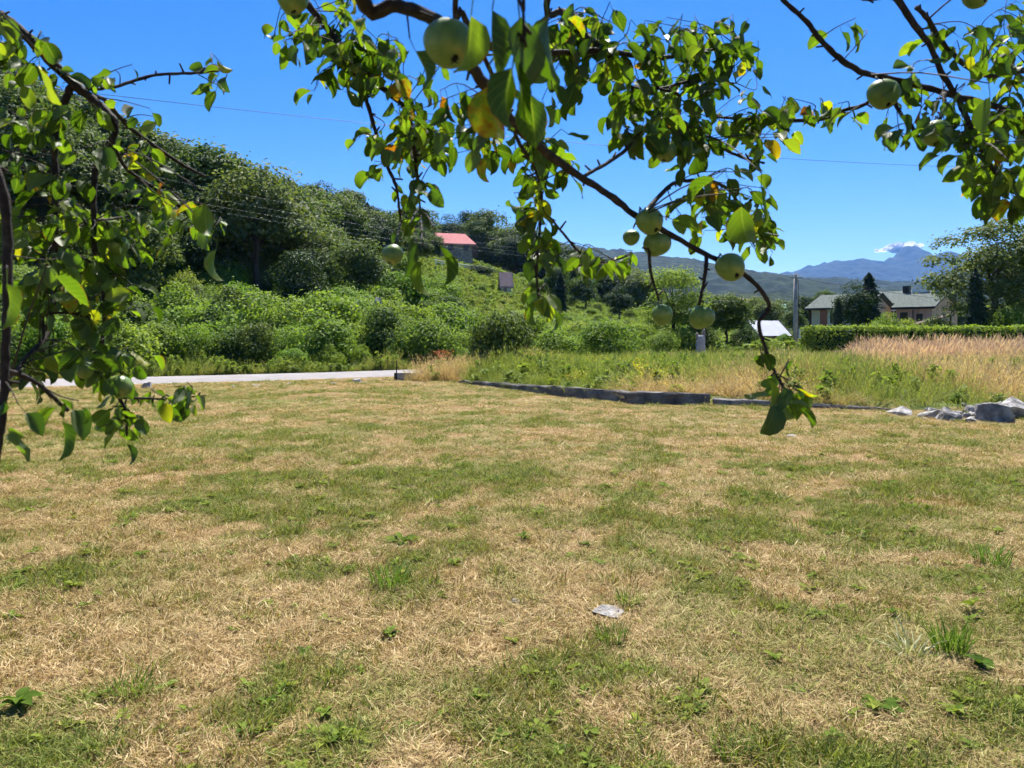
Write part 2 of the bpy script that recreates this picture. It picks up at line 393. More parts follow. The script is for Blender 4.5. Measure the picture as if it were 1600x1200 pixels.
ridge("far_hills", M['farhill'], [(-700, 330), (300, 350), (700, 365), (870, 378), (930, 388), (1000, 396), (1060, 404), (1110, 414), (1170, 424), (1230, 431), (1300, 436), (1420, 442), (1700, 448), (2400, 445)], 1900, 1250, 45, 14, 900, 200, 41, 4.0)
ridge("near_wooded_hills", M['farhill'], [(700, 440), (870, 440), (1000, 452), (1100, 458), (1250, 462), (1400, 468), (1700, 470), (2400, 470)], 700, 420, 12, 9, 800, 110, 47)
ridge("mountain", M['mount'], [(200, 440), (900, 440), (1180, 432), (1240, 424), (1280, 413), (1310, 406), (1345, 404), (1378, 409), (1396, 399), (1410, 388), (1424, 384), (1438, 389), (1455, 402), (1470, 397), (1484, 393), (1500, 398), (1560, 405), (1640, 398), (1760, 420), (2600, 440)], 5500, 2400, 190, 30, 1000, 160, 53, 6.0)

# ------------------------------------------------------------------ foliage builders
def rand_unit(rg, n):
    v = rg.normal(size=(n, 3)); return v / np.linalg.norm(v, axis=1)[:, None]
def cards(rg, p, nrm, size, asp=.6, fold=.18):
    """leaf-sized bent diamonds"""
    n = len(p); t = rand_unit(rg, n); u = np.cross(nrm, t); u /= np.linalg.norm(u, axis=1)[:, None] + 1e-9; v = np.cross(nrm, u)
    s = np.asarray(size).reshape(-1, 1) * np.ones((n, 1))
    a = p - u * s * .5; b = p + v * s * asp * .5 + nrm * s * fold; c = p + u * s * .5; e = p - v * s * asp * .5 + nrm * s * fold
    V = np.stack([a, b, c, e], 1).reshape(-1, 3); Fq = np.arange(4 * n).reshape(n, 4)
    return V, Fq, np.repeat(rg.random(n), 4)
def crown_mesh(name, m, seed, h, wd, base, nlobe, nleaf, ls, flat=.8, top=.5, stray=.06, lobe=(.24, .40), skirt=False):
    """unit-ish crown: height h, width wd, lowest foliage at base"""
    rg = np.random.default_rng(seed)
    cz = base + (h - base) * top; rz = (h - base) * .5
    L = []; 
    while len(L) < nlobe:
        q = rg.uniform(-1, 1, 3)
        if np.linalg.norm(q) > 1 or np.linalg.norm(q) < .25: continue
        q = q * .72
        zz = base + (h - base) * (.5 + q[2] * .5 / .72 * (.62 if skirt else .78)) - (.1 * h if skirt else 0)
        taper = 1.0 - .35 * max(0, q[2])
        L.append((q[0] * wd * .5 * taper, q[1] * wd * .5 * taper, zz, wd * .5 * rg.uniform(*lobe) * 1.5))
    L = np.array(L); k = rg.integers(0, nlobe, nleaf)
    dr = rand_unit(rg, nleaf)
    if not skirt: dr[:, 2] = np.where(dr[:, 2] < -.3, -dr[:, 2] * .7, dr[:, 2])
    rad = np.where(rg.random(nleaf) < stray, 1 + rg.random(nleaf) * .35, 1 - np.abs(rg.normal(0, .2, nleaf)))
    wob = 1 + .35 * (vnoise(dr[:, 0] * 3 + k * 7.1, dr[:, 1] * 3 + dr[:, 2] * 3, seed) - .5)
    p = L[k, :3] + dr * (L[k, 3] * rad * wob)[:, None] * np.array([1, 1, flat])
    p[:, 2] = np.where(p[:, 2] < base * .7, rg.uniform(.02, .35, nleaf) * h if skirt else base * .7, p[:, 2])
    nn = dr + rand_unit(rg, nleaf) * .8 + np.array([0, 0, .45]); nn /= np.linalg.norm(nn, axis=1)[:, None]
    V, Fq, lv = cards(rg, p, nn, ls * rg.uniform(.6, 1.3, nleaf))
    return mesh_np(name, V, [Fq], [m], {"lv": ('POINT', lv)}), L
def trunk_mesh(name, h, base, L, r0, seed, m=None):
    rg = random.Random(seed); mb = MB(); top = base + (h - base) * .45
    ax = [(0, 0, -.3)] + [(rg.uniform(-.06, .06) * h * .3, rg.uniform(-.06, .06) * h * .3, top * i / 4) for i in range(1, 5)]
    mb.tube(ax, [r0 * 1.25, r0, r0 * .85, r0 * .7, r0 * .5], 7)
    for i in range(min(9, len(L))):
        q = L[i]; s = Vector(ax[2 + i % 3]); e = Vector(q[:3]); mid = (s + e) / 2 + Vector((rg.uniform(-.1, .1), rg.uniform(-.1, .1), .12)) * (e - s).length * .5
        mb.tube([s, mid, e], [r0 * .42, r0 * .26, r0 * .08], 5)
    return mb.mesh(name, m or M['bark'], True)
def conifer_mesh(name, m, seed, h, wd, nleaf, ls, base=.3, power=1.0):
    rg = np.random.default_rng(seed)
    t = rg.random(nleaf) ** 1.35; tier = np.floor(t * 11) / 11
    R0 = wd * .5 * (1 - t) ** power + .03
    saw = 1 - .5 * ((t - tier) * 11)
    a = rg.random(nleaf) * 2 * math.pi; ray = .5 + .8 * vnoise(a * 1.9, tier * 40, seed) + .25 * (rg.random(nleaf) < .08)
    rr_ = R0 * saw * ray * (1 - np.abs(rg.normal(0, .22, nleaf)))
    p = np.stack([np.cos(a) * rr_, np.sin(a) * rr_, base + t * (h - base) - rr_ * .25], 1)
    nn = np.stack([np.cos(a), np.sin(a), np.full(nleaf, .6)], 1) + rand_unit(rg, nleaf) * .7; nn /= np.linalg.norm(nn, axis=1)[:, None]
    V, Fq, lv = cards(rg, p, nn, ls * rg.uniform(.6, 1.3, nleaf), .45)
    return mesh_np(name, V, [Fq], [m], {"lv": ('POINT', lv)})

# unit trees: crown data of height 10, width 8 etc.; scaled per individual
PROTO = {}
def proto_tree(key, m, seeds, h=10, wd=8, base=1.6, nl=26, nleaf=7000, ls=.34, r0=.22, **k):
    PROTO[key] = []
    for s in seeds:
        c, L = crown_mesh("crown_" + key, m, s, h, wd, base, nl, nleaf, ls, **k)
        PROTO[key].append((c, trunk_mesh("trunk_" + key, h, base, L, r0, s), h, wd))
proto_tree('oak', M['oak'], (11, 12, 13, 14), nleaf=8500, ls=.38, nl=15, lobe=(.26, .42), stray=.05)
proto_tree('olive', M['olive'], (21, 22, 23), nleaf=9500, ls=.32, nl=20, stray=.1)
proto_tree('dark', M['dark'], (31, 32))
proto_tree('lime', M['lime'], (41, 42), nleaf=8000, ls=.26, lobe=(.18, .32))
proto_tree('airy', M['olive'], (51, 52), nleaf=17000, ls=.20, nl=60, lobe=(.13, .24), stray=.25, base=.8)
proto_tree('blackshrub', M['dark'], (75, 76), h=3, wd=3.1, base=.1, nl=20, nleaf=10000, ls=.14, r0=.06, lobe=(.24, .36), stray=.1, skirt=True)
proto_tree('shrub', M['bright'], (61, 62, 63, 64), h=3, wd=3.4, base=.15, nl=22, nleaf=8000, ls=.15, r0=.06, lobe=(.2, .34), stray=.1, skirt=True)
proto_tree('darkshrub', M['oak'], (71, 72, 73), h=3, wd=3.2, base=.15, nl=20, nleaf=8000, ls=.14, r0=.06, lobe=(.22, .36), stray=.08, skirt=True)
proto_tree('limeshrub', M['lime'], (81, 82, 83), h=3, wd=3.6, base=.1, nl=26, nleaf=8000, ls=.13, r0=.05, lobe=(.18, .3), stray=.15, skirt=True)
PROTO['conifer'] = []
for s in (91, 92):
    mb = MB(); mb.tube([(0, 0, -.3), (0, 0, 5), (0, 0, 9.2)], [.2, .12, .03], 7)
    PROTO['conifer'].append((conifer_mesh("crown_conifer", M['conifer'], s, 10, 4.6, 9000, .32, .3, .5), mb.mesh("trunk_conifer", M['bark'], True), 10, 4.6))
PROTO['cypress'] = []
for s in (95,):
    mb = MB(); mb.tube([(0, 0, -.3), (0, 0, 3)], [.12, .05], 7)
    PROTO['cypress'].append((conifer_mesh("crown_cypress", M['conifer'], s, 4, 2.4, 6000, .16, .1, .45), mb.mesh("trunk_cypress", M['bark'], True), 4, 2.4))
TRN = random.Random(77)
def tree(name, key, px, top, Y, wpx, label, cat, group=None, var=None, sink=0.0):
    x = (px - CX) / F * Y; zb = gz(x, Y) - sink
    zt = CZ - (top - YH) / F * Y
    vs = PROTO[key]; c, t, h, wd = vs[(var if var is not None else TRN.randrange(len(vs))) % len(vs)]
    o = thing(name, (x, Y, zb), label, cat, group, TRN.uniform(0, 6.28))
    sz = (zt - zb) / h * (1.15 if 'shrub' in key else 1.02); sx = wpx / F * Y / wd
    o.scale = (sx, sx, sz)
    ob("trunk" if name.endswith("tree") or key in ('conifer', 'cypress') else "stems", t, o); ob("crown", c, o)
    return o

# scattered stuff: points carrying rotation, scale, variant and tint, instanced by geometry nodes
def scatter(name, protos, pts, rot, scl, idx, tint, mats, label, cat, kind="stuff"):
    me = bpy.data.meshes.new(name); me.vertices.add(len(pts)); me.vertices.foreach_set("co", np.asarray(pts, np.float32).ravel())
    for k, v, ty in (("rot", rot, 'FLOAT_VECTOR'), ("scl", scl, 'FLOAT_VECTOR'), ("idx", idx, 'INT'), ("tint", tint, 'FLOAT')):
        a = me.attributes.new(k, ty, 'POINT'); a.data.foreach_set("vector" if ty == 'FLOAT_VECTOR' else "value", np.asarray(v, np.int32 if ty == 'INT' else np.float32).ravel())
    for m_ in mats: me.materials.append(m_)
    o = ob(name, me); tag(o, label, cat, None, kind)
    ng = bpy.data.node_groups.new(name, 'GeometryNodeTree')
    ng.interface.new_socket("Geometry", in_out='INPUT', socket_type='NodeSocketGeometry'); ng.interface.new_socket("Geometry", in_out='OUTPUT', socket_type='NodeSocketGeometry')
    gi = ng.nodes.new("NodeGroupInput"); go = ng.nodes.new("NodeGroupOutput"); jn = ng.nodes.new("GeometryNodeJoinGeometry")
    def na(nm, dt):
        q = ng.nodes.new("GeometryNodeInputNamedAttribute"); q.data_type = dt; q.inputs["Name"].default_value = nm; return q.outputs[0]
    ro = ng.nodes.new("FunctionNodeEulerToRotation"); ng.links.new(na("rot", 'FLOAT_VECTOR'), ro.inputs[0]); sc = na("scl", 'FLOAT_VECTOR'); ix = na("idx", 'INT')
    for i, pr in enumerate(protos):
        oi = ng.nodes.new("GeometryNodeObjectInfo"); oi.inputs["Object"].default_value = pr; oi.inputs["As Instance"].default_value = True
        ip = ng.nodes.new("GeometryNodeInstanceOnPoints"); cp = ng.nodes.new("FunctionNodeCompare"); cp.data_type = 'INT'; cp.operation = 'EQUAL'
        ng.links.new(ix, cp.inputs[2]); cp.inputs[3].default_value = i
        ng.links.new(gi.outputs[0], ip.inputs["Points"]); ng.links.new(cp.outputs[0], ip.inputs["Selection"]); ng.links.new(oi.outputs["Geometry"], ip.inputs["Instance"])
        ng.links.new(ro.outputs[0], ip.inputs["Rotation"]); ng.links.new(sc, ip.inputs["Scale"]); ng.links.new(ip.outputs[0], jn.inputs[0])
    ng.links.new(jn.outputs[0], go.inputs[0])
    md = o.modifiers.new("scatter", 'NODES'); md.node_group = ng
    return o
def seedobj(name, me): return bpy.data.objects.new(name, me)     # source shape for scattering, not placed in the scene itself


# ------------------------------------------------------------------ haze and cloud
def hazebox():
    m, n, o = mat('summer_haze')
    v = n.nodes.new("ShaderNodeVolumePrincipled"); v.inputs["Color"].default_value = (.18, .42, .95, 1); v.inputs["Density"].default_value = 0.75e-4
    v.inputs["Anisotropy"].default_value = 0.35
    n.links.new(v.outputs[0], o.inputs["Volume"])
    mb = MB(); mb.box((0, 3000, 300), (7600, 3700, 410)); h = mb.build("haze", m); tag(h, "pale blue summer haze over the valley", "haze", None, "stuff")
hazebox()
def cloudobj():
    m, n, o = mat('cloud_white')
    p = principled(n, None, (.93, .93, .93), 1.0, 0.0); t = n.nodes.new("ShaderNodeBsdfTranslucent"); t.inputs[0].default_value = (.97, .97, .97, 1)
    mx = n.nodes.new("ShaderNodeMixShader"); mx.inputs[0].default_value = .9; n.links.new(p, mx.inputs[1]); n.links.new(t.outputs[0], mx.inputs[2]); n.links.new(mx.outputs[0], o.inputs[0])
    rg = np.random.default_rng(4); Vs = []; Fs = []; b = 0
    import bmesh
    bm = bmesh.new(); bmesh.ops.create_icosphere(bm, subdivisions=3, radius=1); sv = np.array([v.co[:] for v in bm.verts]); sf = np.array([[v.index for v in f.verts] for f in bm.faces]); bm.free()
    for i in range(150):
        u = rg.normal(0, .33); u = max(-.9, min(.9, u)); r = rg.uniform(20, 46) * (1.05 - abs(u) * .6)
        hh = 1 - u * u
        c = np.array([u * 320, rg.normal(0, 60), (rg.uniform(-25, 80) * hh + u * 26 - 8) * .75])
        dsp = 1 + .5 * (fbm(sv[:, 0] * 2.2 + i, sv[:, 1] * 2.2 + sv[:, 2] * 1.7, i, 4) - .5)
        Vs.append(c + sv * dsp[:, None] * r * np.array([1.3, 1.1, .75])); Fs.append(sf + b); b += len(sv)
    me = mesh_np("cloud", np.concatenate(Vs), [np.concatenate(Fs)], [m], smooth=True)
    o = ob("cloud", me, None, tuple(P(1409, 388, 9000))); tag(o, "small white cloud resting on the mountain peak", "cloud")
cloudobj()

# ------------------------------------------------------------------ houses
def window(root, x, z, w_, h_, y=-.04, frame=None, name="window", rot=0):
    """window on the front wall (local -y side), part with pane as sub-part"""
    mb = MB(); t = .06
    for cx_, cz_, hw, hh in ((x, z + h_ / 2, w_ / 2 + t, t), (x, z - h_ / 2, w_ / 2 + t, t), (x - w_ / 2, z, t, h_ / 2 - t), (x + w_ / 2, z, t, h_ / 2 - t), (x, z, .03, h_ / 2 - t)):
        mb.box((cx_, y, cz_), (hw, .05, hh))
    f = mb.build(name, frame or M['white_wall'], root)
    mb = MB(); mb.box((x, y + .02, z), (w_ / 2 - .01, .02, h_ / 2 - .01)); mb.build("pane", M['glass'], f)
    return f
def gable_house(name, label, corner, ang, L, D, ze, zr, wallm, roofm, cat="house", over=.45, hipr=0.0, hipl=0.0, trim=None, group=None, gablem=None):
    x, y, z0 = corner; root = thing(name, (x, y, z0), label, cat, group, R(ang))
    ze -= z0; zr -= z0
    mb = MB()                                             # walls with gables
    a = [(0, 0), (L, 0), (L, D), (0, D)]
    for i in range(4):
        p, q = a[i], a[(i + 1) % 4]; mb.poly([(p[0], p[1], -1.5), (q[0], q[1], -1.5), (q[0], q[1], ze), (p[0], p[1], ze)])
    mb.build("wall", wallm, root)
    if not hipr or not hipl:
        if not hipr: g_ = MB(); g_.slab([(L - .02, 0, ze), (L - .02, D, ze), (L - .02, D / 2, zr - .05)], (.02, 0, 0)); g_.build("gable", gablem or wallm, root)
        if not hipl: g_ = MB(); g_.slab([(0, 0, ze), (0, D / 2, zr - .05), (0, D, ze)], (.02, 0, 0)); g_.build("gable", gablem or wallm, root)
    sl_ = (zr - ze) / (D / 2); e = over; zlo = ze - e * sl_ + .08; t = .14
    mb = MB()
    xl, xr = -e, L + e; rl, rrr = (xl + hipl), (xr - hipr)
    F1 = [(xl, -e, zlo), (xr, -e, zlo), (rrr, D / 2, zr + .08), (rl, D / 2, zr + .08)]
    F2 = [(xr, D + e, zlo), (xl, D + e, zlo), (rl, D / 2, zr + .08), (rrr, D / 2, zr + .08)]
    mb.slab(F1, (0, 0, t)); mb.slab(F2, (0, 0, t))
    if hipr: mb.slab([(xr, -e, zlo), (xr, D + e, zlo), (rrr, D / 2, zr + .08)], (0, 0, t))
    if hipl: mb.slab([(xl, D + e, zlo), (xl, -e, zlo), (rl, D / 2, zr + .08)], (0, 0, t))
    roof = mb.build("roof", roofm, root)
    mb = MB(); mb.box(((xl + xr) / 2, -e - .035, zlo + .02), ((xr - xl) / 2, .03, .13))
    if not hipr:
        for s in (0, 1):
            A = Vector((xr + .03, -e if s == 0 else D + e, zlo - .02)); B = Vector((xr + .03, D / 2, zr + .06))
            mb.slab([A, B, B + Vector((0, 0, .22)), A + Vector((0, 0, .22))] if s else [A, A + Vector((0, 0, .22)), B + Vector((0, 0, .22)), B], (.03, 0, 0))
    mb.build("fascia", trim or M['trim'], root)
    return root, roof

def at(px, Y): x = (px - CX) / F * Y; return (x, Y, gz(x, Y))
# cream house beyond the hedge
h, r = gable_house("house", "cream house with grey tiled roof and brick corner beside the utility pole", at(1265, 88), -48, 6.5, 8, 4.5, 6.1, M['cream'], M['stoneroof'])
mb = MB(); mb.box((1.75, -.06, 1.2), (.38, .1, 3.1)); mb.build("brick_pier", M['brick'], h)
mb = MB(); mb.box((.12, -.05, 1.2), (.12, .07, 3.1)); mb.build("downpipe", M['brownwood'], h)
window(h, 2.9, 3.0, .9, 1.5); window(h, 4.8, 3.0, .9, 1.5)
# larger house with dark fascia to its side
h, r = gable_house("house", "long grey roof block just behind the dark conifers over the hedge", at(1352, 96), -48, 6.5, 9, 5.3, 7.0, M['cream'], M['stoneroof'])
window(h, 3.6, 3.6, .8, 1.2); window(h, 5.3, 3.6, .8, 1.2)
h, r = gable_house("house", "pink walled house with grey roof, black fascia and low chimneys", at(1400, 86), -48, 3.9, 9.0, 4.55, 6.35, M['pink'], M['stoneroof'])
window(h, .9, 3.1, .7, 1.3, frame=M['brownwood']); window(h, 2.6, 3.1, .55, .9, frame=M['brownwood'])
mb = MB(); mb.box((1.9, 0.02, 1.5), (.06, .1, 2.6)); mb.build("downpipe", M['brownwood'], h)
mb = MB(); mb.box((2.9, 4.6, 6.75), (.32, .32, .55)); mb.build("chimney", M['white_wall'], r)
mb = MB(); mb.box((1.2, 4.6, 6.65), (.9, .3, .42)); mb.build("chimney", M['white_wall'], r)
mb = MB(); mb.box((-.4, 4.6, 6.75), (.35, .35, .45)); mb.build("chimney", M['trim'], r)
# brown lean-to roof in front of it
lt = thing("lean_to", tuple(P(1424, 512, 80)), "low brown lean-to roof at the pink house under the big tree", "shed")
mb = MB(); mb.slab([(0, 0, .1), (4.4, -.6, 1.35), (4.9, 2.2, 1.35), (.5, 2.6, .1)], (0, 0, .14)); mb.build("roof", M['brownwood'], lt)
mb = MB(); mb.box((.4, .4, -1.2), (.07, .07, 1.3)); mb.build("post", M['brownwood'], lt)
mb = MB(); mb.box((4.2, -.3, -.7), (.07, .07, 1.95)); mb.build("post", M['brownwood'], lt)
mb = MB(); mb.box((2.5, 1.9, -.8), (2.2, .06, 1.3)); mb.build("back_wall", M['pink'], lt)
# red roofed stone house on the hill
c = ground_at(689, 407); c = (c[0], c[1], c[2] + .9)
h, r = gable_house("stone_house", "old stone house with red sheet roof up on the hillside", c, 16, 51 / F * c[1] , 6.5, c[2] + 17 / F * c[1] + .3, c[2] + 37 / F * c[1], M['rubble'], M['redroof'], hipr=1.3, over=.55, trim=M['redroof'], gablem=M['brownwood'])
window(h, 1.8, 1.5, .7, .9, frame=M['brownwood']); window(h, 4.6, 1.5, .7, .9, frame=M['brownwood'])
mb = MB(); mb.box((6.2, -.04, .9), (.5, .05, 1.0)); mb.build("door", M['brownwood'], h)
mb = MB(); mb.box((-.03, 3.2, 1.2), (.05, .8, 1.1)); mb.build("door", M['trim'], h)
# terrace wall with railing below the house
tw = thing("terrace_wall", ground_at(678, 424), "grey terrace wall with white railing below the red roofed house", "wall")
a = Vector((0, 0, 0)); b = Vector(ground_at(772, 436)) - Vector(ground_at(678, 424))
dirv = b.normalized(); LL = b.length
mb = MB(); mb.slab([a + Vector((0, 0, -2)), b + Vector((0, 0, -2)), b + Vector((0, 0, .55)), a + Vector((0, 0, .75))], (.1, .5, 0)); mb.build("wall", M['concrete'], tw)
for i in range(11):
    q = a + b * (i + .3) / 11; mb = MB(); mb.box((q.x, q.y + .25, q.z + 1.0), (.06, .06, .75)); mb.build("post", M['white_wall'], tw)
for dz in (1.3, 1.65):
    mb = MB(); mb.tube([a + Vector((0, .25, dz + .1)), b + Vector((0, .25, dz))], [.05, .05], 5); mb.build("rail", M['white_wall'], tw)
# small hut on the slope
c = ground_at(784, 462); c = (c[0], c[1], c[2] + .7); k_ = c[1] / F
h, r = gable_house("hut", "tiny white hut with mauve tiled roof on the green slope", c, 8, 15 * k_, 2.2, c[2] + 8 * k_, c[2] + 27 * k_, M['white_wall'], M['shedroof'], "hut", over=.25, trim=M['shedroof'])
mb = MB(); mb.box((.45, -.04, .3), (.25, .05, .45)); mb.build("door", M['wood'], h)
# sheet roofed sheds in the valley
c = P(1190, 527, 74)
h, r = gable_house("shed", "low shed with pale sheet metal roof behind the utility pole", (c[0], 74, -.4), 8, 2.9, 5.0, c[2] + .1, c[2] + 1.55, M['wood'], M['whiteroof'], "shed", over=.3, trim=M['brownwood'])
mb = MB(); mb.box((1.2, -.05, -.1), (.7, .05, .8)); mb.build("door", M['brownwood'], h)
c = P(1160, 483, 260)
h, r = gable_house("house", "distant orange house showing between trees in the valley", (c[0], 260, c[2] - 3), 20, 5, 6, c[2] + 2.2, c[2] + 3.8, M['orange'], M['shedroof'], over=.3)
window(h, 1.4, 3.6, .8, 1.1); window(h, 3.6, 3.6, .8, 1.1)
c = P(1195, 488, 200)
h, r = gable_house("house", "distant house with teal roof beyond the pale shed", (c[0], 200, c[2] - 4), -12, 5.5, 6, c[2] + .4, c[2] + 2.2, M['white_wall'], M['tealroof'], over=.4, trim=M['tealroof'])
window(h, 1.6, 3.2, .8, 1.1); window(h, 3.8, 3.2, .8, 1.1)

# ------------------------------------------------------------------ utility pole and wires
x, y, z = at(1243, 60)
up = thing("utility_pole", (x, y, z), "grey concrete utility pole with meter box at the end of the hedge", "utility pole")
ph = CZ + (YH - 428) / F * 60 - z
mb = MB(); mb.tube([(0, 0, -.5), (0, 0, ph * .5), (0, 0, ph)], [.23, .19, .14], 8); mb.build("post", M['concrete'], up, True)
mb = MB(); mb.box((0, -.16, ph - .35), (.75, .05, .06), R(25)); mb.build("cross_arm", M['metal'], up)
for s in (-.65, -.25, .25, .65):
    mb = MB(); bx_, by_ = s * math.cos(R(25)), s * math.sin(R(25)) - .16; mb.tube([(bx_, by_, ph - .3), (bx_, by_, ph - .16), (bx_, by_, ph - .08)], [.045, .06, .03], 7); mb.build("insulator", M['white_wall'], up)
mb = MB(); mb.box((.36, -.2, 1.45), (.19, .12, .42)); mb.box((.36, -.33, 1.45), (.16, .012, .38)); mb.build("meter_box", M['white_wall'], up)
mb = MB(); mb.tube([(.2, -.1, 1.8), (.2, -.15, ph * .6), (.16, -.12, ph - .5)], [.025] * 3, 5); mb.build("cable", M['wire'], up)
def wire(p, q, sag, label, m, r=.016):
    pts = [Vector(p).lerp(Vector(q), t / 24) - Vector((0, 0, sag * 4 * (t / 24) * (1 - t / 24))) for t in range(25)]
    mb = MB(); mb.tube(pts, [r] * 25, 4, False); o = mb.build("overhead_wire", m, None, True); tag(o, label, "wire", "overhead wires")
for i, (py, lab) in enumerate(((252, "topmost of the silvery wires running down across the left hillside"), (272, "second silvery wire from the top across the left hillside"), (284, "third silvery wire from the top, close above the lowest one"), (292, "lowest silvery wire running down across the left hillside"))):
    s = (-.65, -.25, .25, .65)[i]
    wire((x + s, y + s * .45 - .16, z + ph - .08 - .0 * i), P(-160, py - 62 + i * 2, 33), 1.0 + .1 * i, lab, M['wirebare'], .003)
wire(P(-200, 104, 42), P(1900, 262, 95), 2.2, "single dark wire crossing the open blue sky", M['wire'], .018)
wire((x + .6, y, z + ph - .4), P(1800, 520 - 40, 90), 1.0, "dark wire running from the pole over the cream house", M['wire'], .015)

# ------------------------------------------------------------------ low wall, posts, stones
def wall_piece(name, label, pts, m):
    """pts: (x, y, ztop); jagged concrete wall 0.28 thick"""
    n_ = 6; fine = []
    for (a, b) in zip(pts[:-1], pts[1:]):
        k = max(2, int(math.dist(a[:2], b[:2]) / .3))
        fine += [tuple(np.array(a) * (1 - j / k) + np.array(b) * j / k) for j in range(k)]
    fine.append(pts[-1]); rg = random.Random(len(label)); V = []; Fq = []
    for i, (x_, y_, zt) in enumerate(fine):
        a = fine[max(0, i - 1)]; b = fine[min(len(fine) - 1, i + 1)]; t = Vector((b[0] - a[0], b[1] - a[1], 0)).normalized(); nn = Vector((-t.y, t.x, 0))
        j = lambda s: rg.uniform(-s, s)
        zt += j(.02)
        prof = [(-.14 + j(.012), -.4), (-.14 + j(.018), zt * .5 + j(.02)), (-.135 + j(.015), zt - .03), (-.11 + j(.012), zt + j(.01)), (.1 + j(.01), zt + j(.012)), (.14, zt - .04), (.14, -.4)]
        for (o_, zz) in prof: V.append((x_ + nn.x * o_, y_ + nn.y * o_, zz))
    k = 7
    for i in range(len(fine) - 1):
        for j_ in range(k - 1): Fq.append((i * k + j_, (i + 1) * k + j_, (i + 1) * k + j_ + 1, i * k + j_ + 1))
    me = bpy.data.meshes.new(name); me.from_pydata(V, [], Fq + [tuple(range(k)), tuple(range(len(V) - 1, len(V) - 1 - k, -1))]); me.materials.append(m); me.update()
    return tag(ob(name, me), label, "wall")
wall_piece("low_wall", "long low concrete wall with dark front face edging the lawn", [(-1.6, 22.1, .06), (-1.36, 21.7, .10), (.98, 18.3, .20), (2.77, 15.6, .27), (4.25, 15.46, .22)], M['wallstone'])
wall_piece("low_wall", "lower thin end of concrete wall, half buried beside the dry grass", [(4.33, 15.44, .15), (5.4, 15.05, .12), (6.6, 14.7, .08), (7.6, 14.25, .03)], M['wallstone'])
import bmesh
def rock(name, px, py, Y, sx, sy, sz, m, label, seed, rz=0, cat="rock", up=0.0, nh=16):
    bm = bmesh.new(); rg = random.Random(seed)
    for i in range(nh):
        v = Vector((rg.gauss(0, 1), rg.gauss(0, 1), rg.gauss(0, 1))).normalized() * rg.uniform(.8, 1.05)
        bm.verts.new((v.x * sx, v.y * sy, max(v.z, -.5) * sz))
    h_ = bmesh.ops.convex_hull(bm, input=bm.verts)
    bmesh.ops.delete(bm, geom=[g_ for g_ in h_["geom_interior"] if isinstance(g_, bmesh.types.BMVert)], context='VERTS')
    bmesh.ops.subdivide_edges(bm, edges=bm.edges, cuts=3, use_grid_fill=True)
    for v in bm.verts:
        q = float(fbm(np.array([v.co.x * 5 / max(sx, .1) * .4 + seed]), np.array([v.co.y * 5 + v.co.z * 4]), seed, 3)[0] - .5); v.co += v.co.normalized() * q * .34 * min(sx, sz)
    me = bpy.data.meshes.new(name); bm.to_mesh(me); bm.free(); me.materials.append(m)
    x_ = (px - CX) / F * Y; o = ob(name, me, None, (x_, Y, gz(x_, Y) + sz * .25 + up)); o.rotation_euler = (0, 0, rz)
    return tag(o, label, cat)
rock("rock", 1405, 650, 13.6, .26, .24, .14, M['stone'], "flat whitish rock at the end of the low wall", 1)
rock("rock", 1460, 655, 13.2, .33, .28, .19, M['stone'], "broken pale rock between the flat white rock and grey boulder", 2)
rock("rock", 1482, 664, 12.7, .26, .22, .19, M['darkstone'], "small dark grey rock leaning on the broken pale rock", 3)
rock("rock", 1552, 660, 12.5, .40, .34, .33, M['darkstone'], "large grey boulder with sunlit sloping top at lawn edge", 4, .3)
rock("rock", 1585, 650, 13.2, .6, .3, .28, M['stone'], "long pale rock behind the large grey boulder", 5)
rock("rock", 1600, 640, 13.6, .25, .25, .26, M['stone'], "tall white rock topmost in the pile at the frame edge", 6)
rock("rock", 1520, 638, 14.0, .22, .2, .13, M['stone'], "small grey rock in the dry grass above the rock pile", 7)
rock("rock", 1235, 681, 10.8, .10, .08, .035, M['stone'], "single pale stone lying in the mown lawn near hanging leaves", 8)
rock("rock", 950, 962, 3.93, .11, .09, .035, M['stone'], "flat pinkish grey stone half sunk in the near lawn", 9)
rock("rock", 805, 942, 4.1, .045, .05, .02, M['stone'], "small pale stone left of the half sunk flat stone", 10)
for i, (px, py, Y, s) in enumerate(((200, 612, 19.0, .16), (232, 606, 19.8, .28), (300, 610, 19.4, .1), (365, 607, 20.0, .09), (400, 606, 20.3, .14), (452, 601, 21.2, .1), (560, 598, 22.4, .22), (520, 602, 21.4, .12))):
    rock("stone", px, py, Y, s, s * .8, s * .5, M['stone'], ("loose white stone by the road edge under the left branch", "broad flat pale stone by the road edge under the left branch", "small white stone just past the tip of the left branch", "tiny white stone on the lawn edge by the road", "pale stone beside the tiny white one along the road", "small stone midway along the road edge", "grey flat stone on the lawn near the concrete block", "small pale stone between the grey flat stone and branch")[i], 20 + i, i, "stone")
rubble = MB(); rg_ = random.Random(8)
for i in range(70):
    px_ = rg_.gauss(1530, 55); Y_ = rg_.uniform(12.4, 14.3); x_ = (px_ - CX) / F * Y_; s_ = rg_.uniform(.03, .11)
    bm = bmesh.new()
    for k in range(9): bm.verts.new(Vector((rg_.gauss(0, 1), rg_.gauss(0, 1), rg_.gauss(0, 1))).normalized() * s_)
    bmesh.ops.convex_hull(bm, input=bm.verts); bm.verts.index_update(); o0 = len(rubble.v); z_ = gz(x_, Y_) + s_ * .4
    rubble.v += [(v.co.x * 1.4 + x_, v.co.y + Y_, v.co.z * .8 + z_) for v in bm.verts]
    for f_ in bm.faces: rubble.face([o0 + v.index for v in f_.verts])
    bm.free()
tag(rubble.build("rubble", M['stone']), "loose pale stone rubble scattered between the rocks at lawn edge", "rubble", None, "stuff")
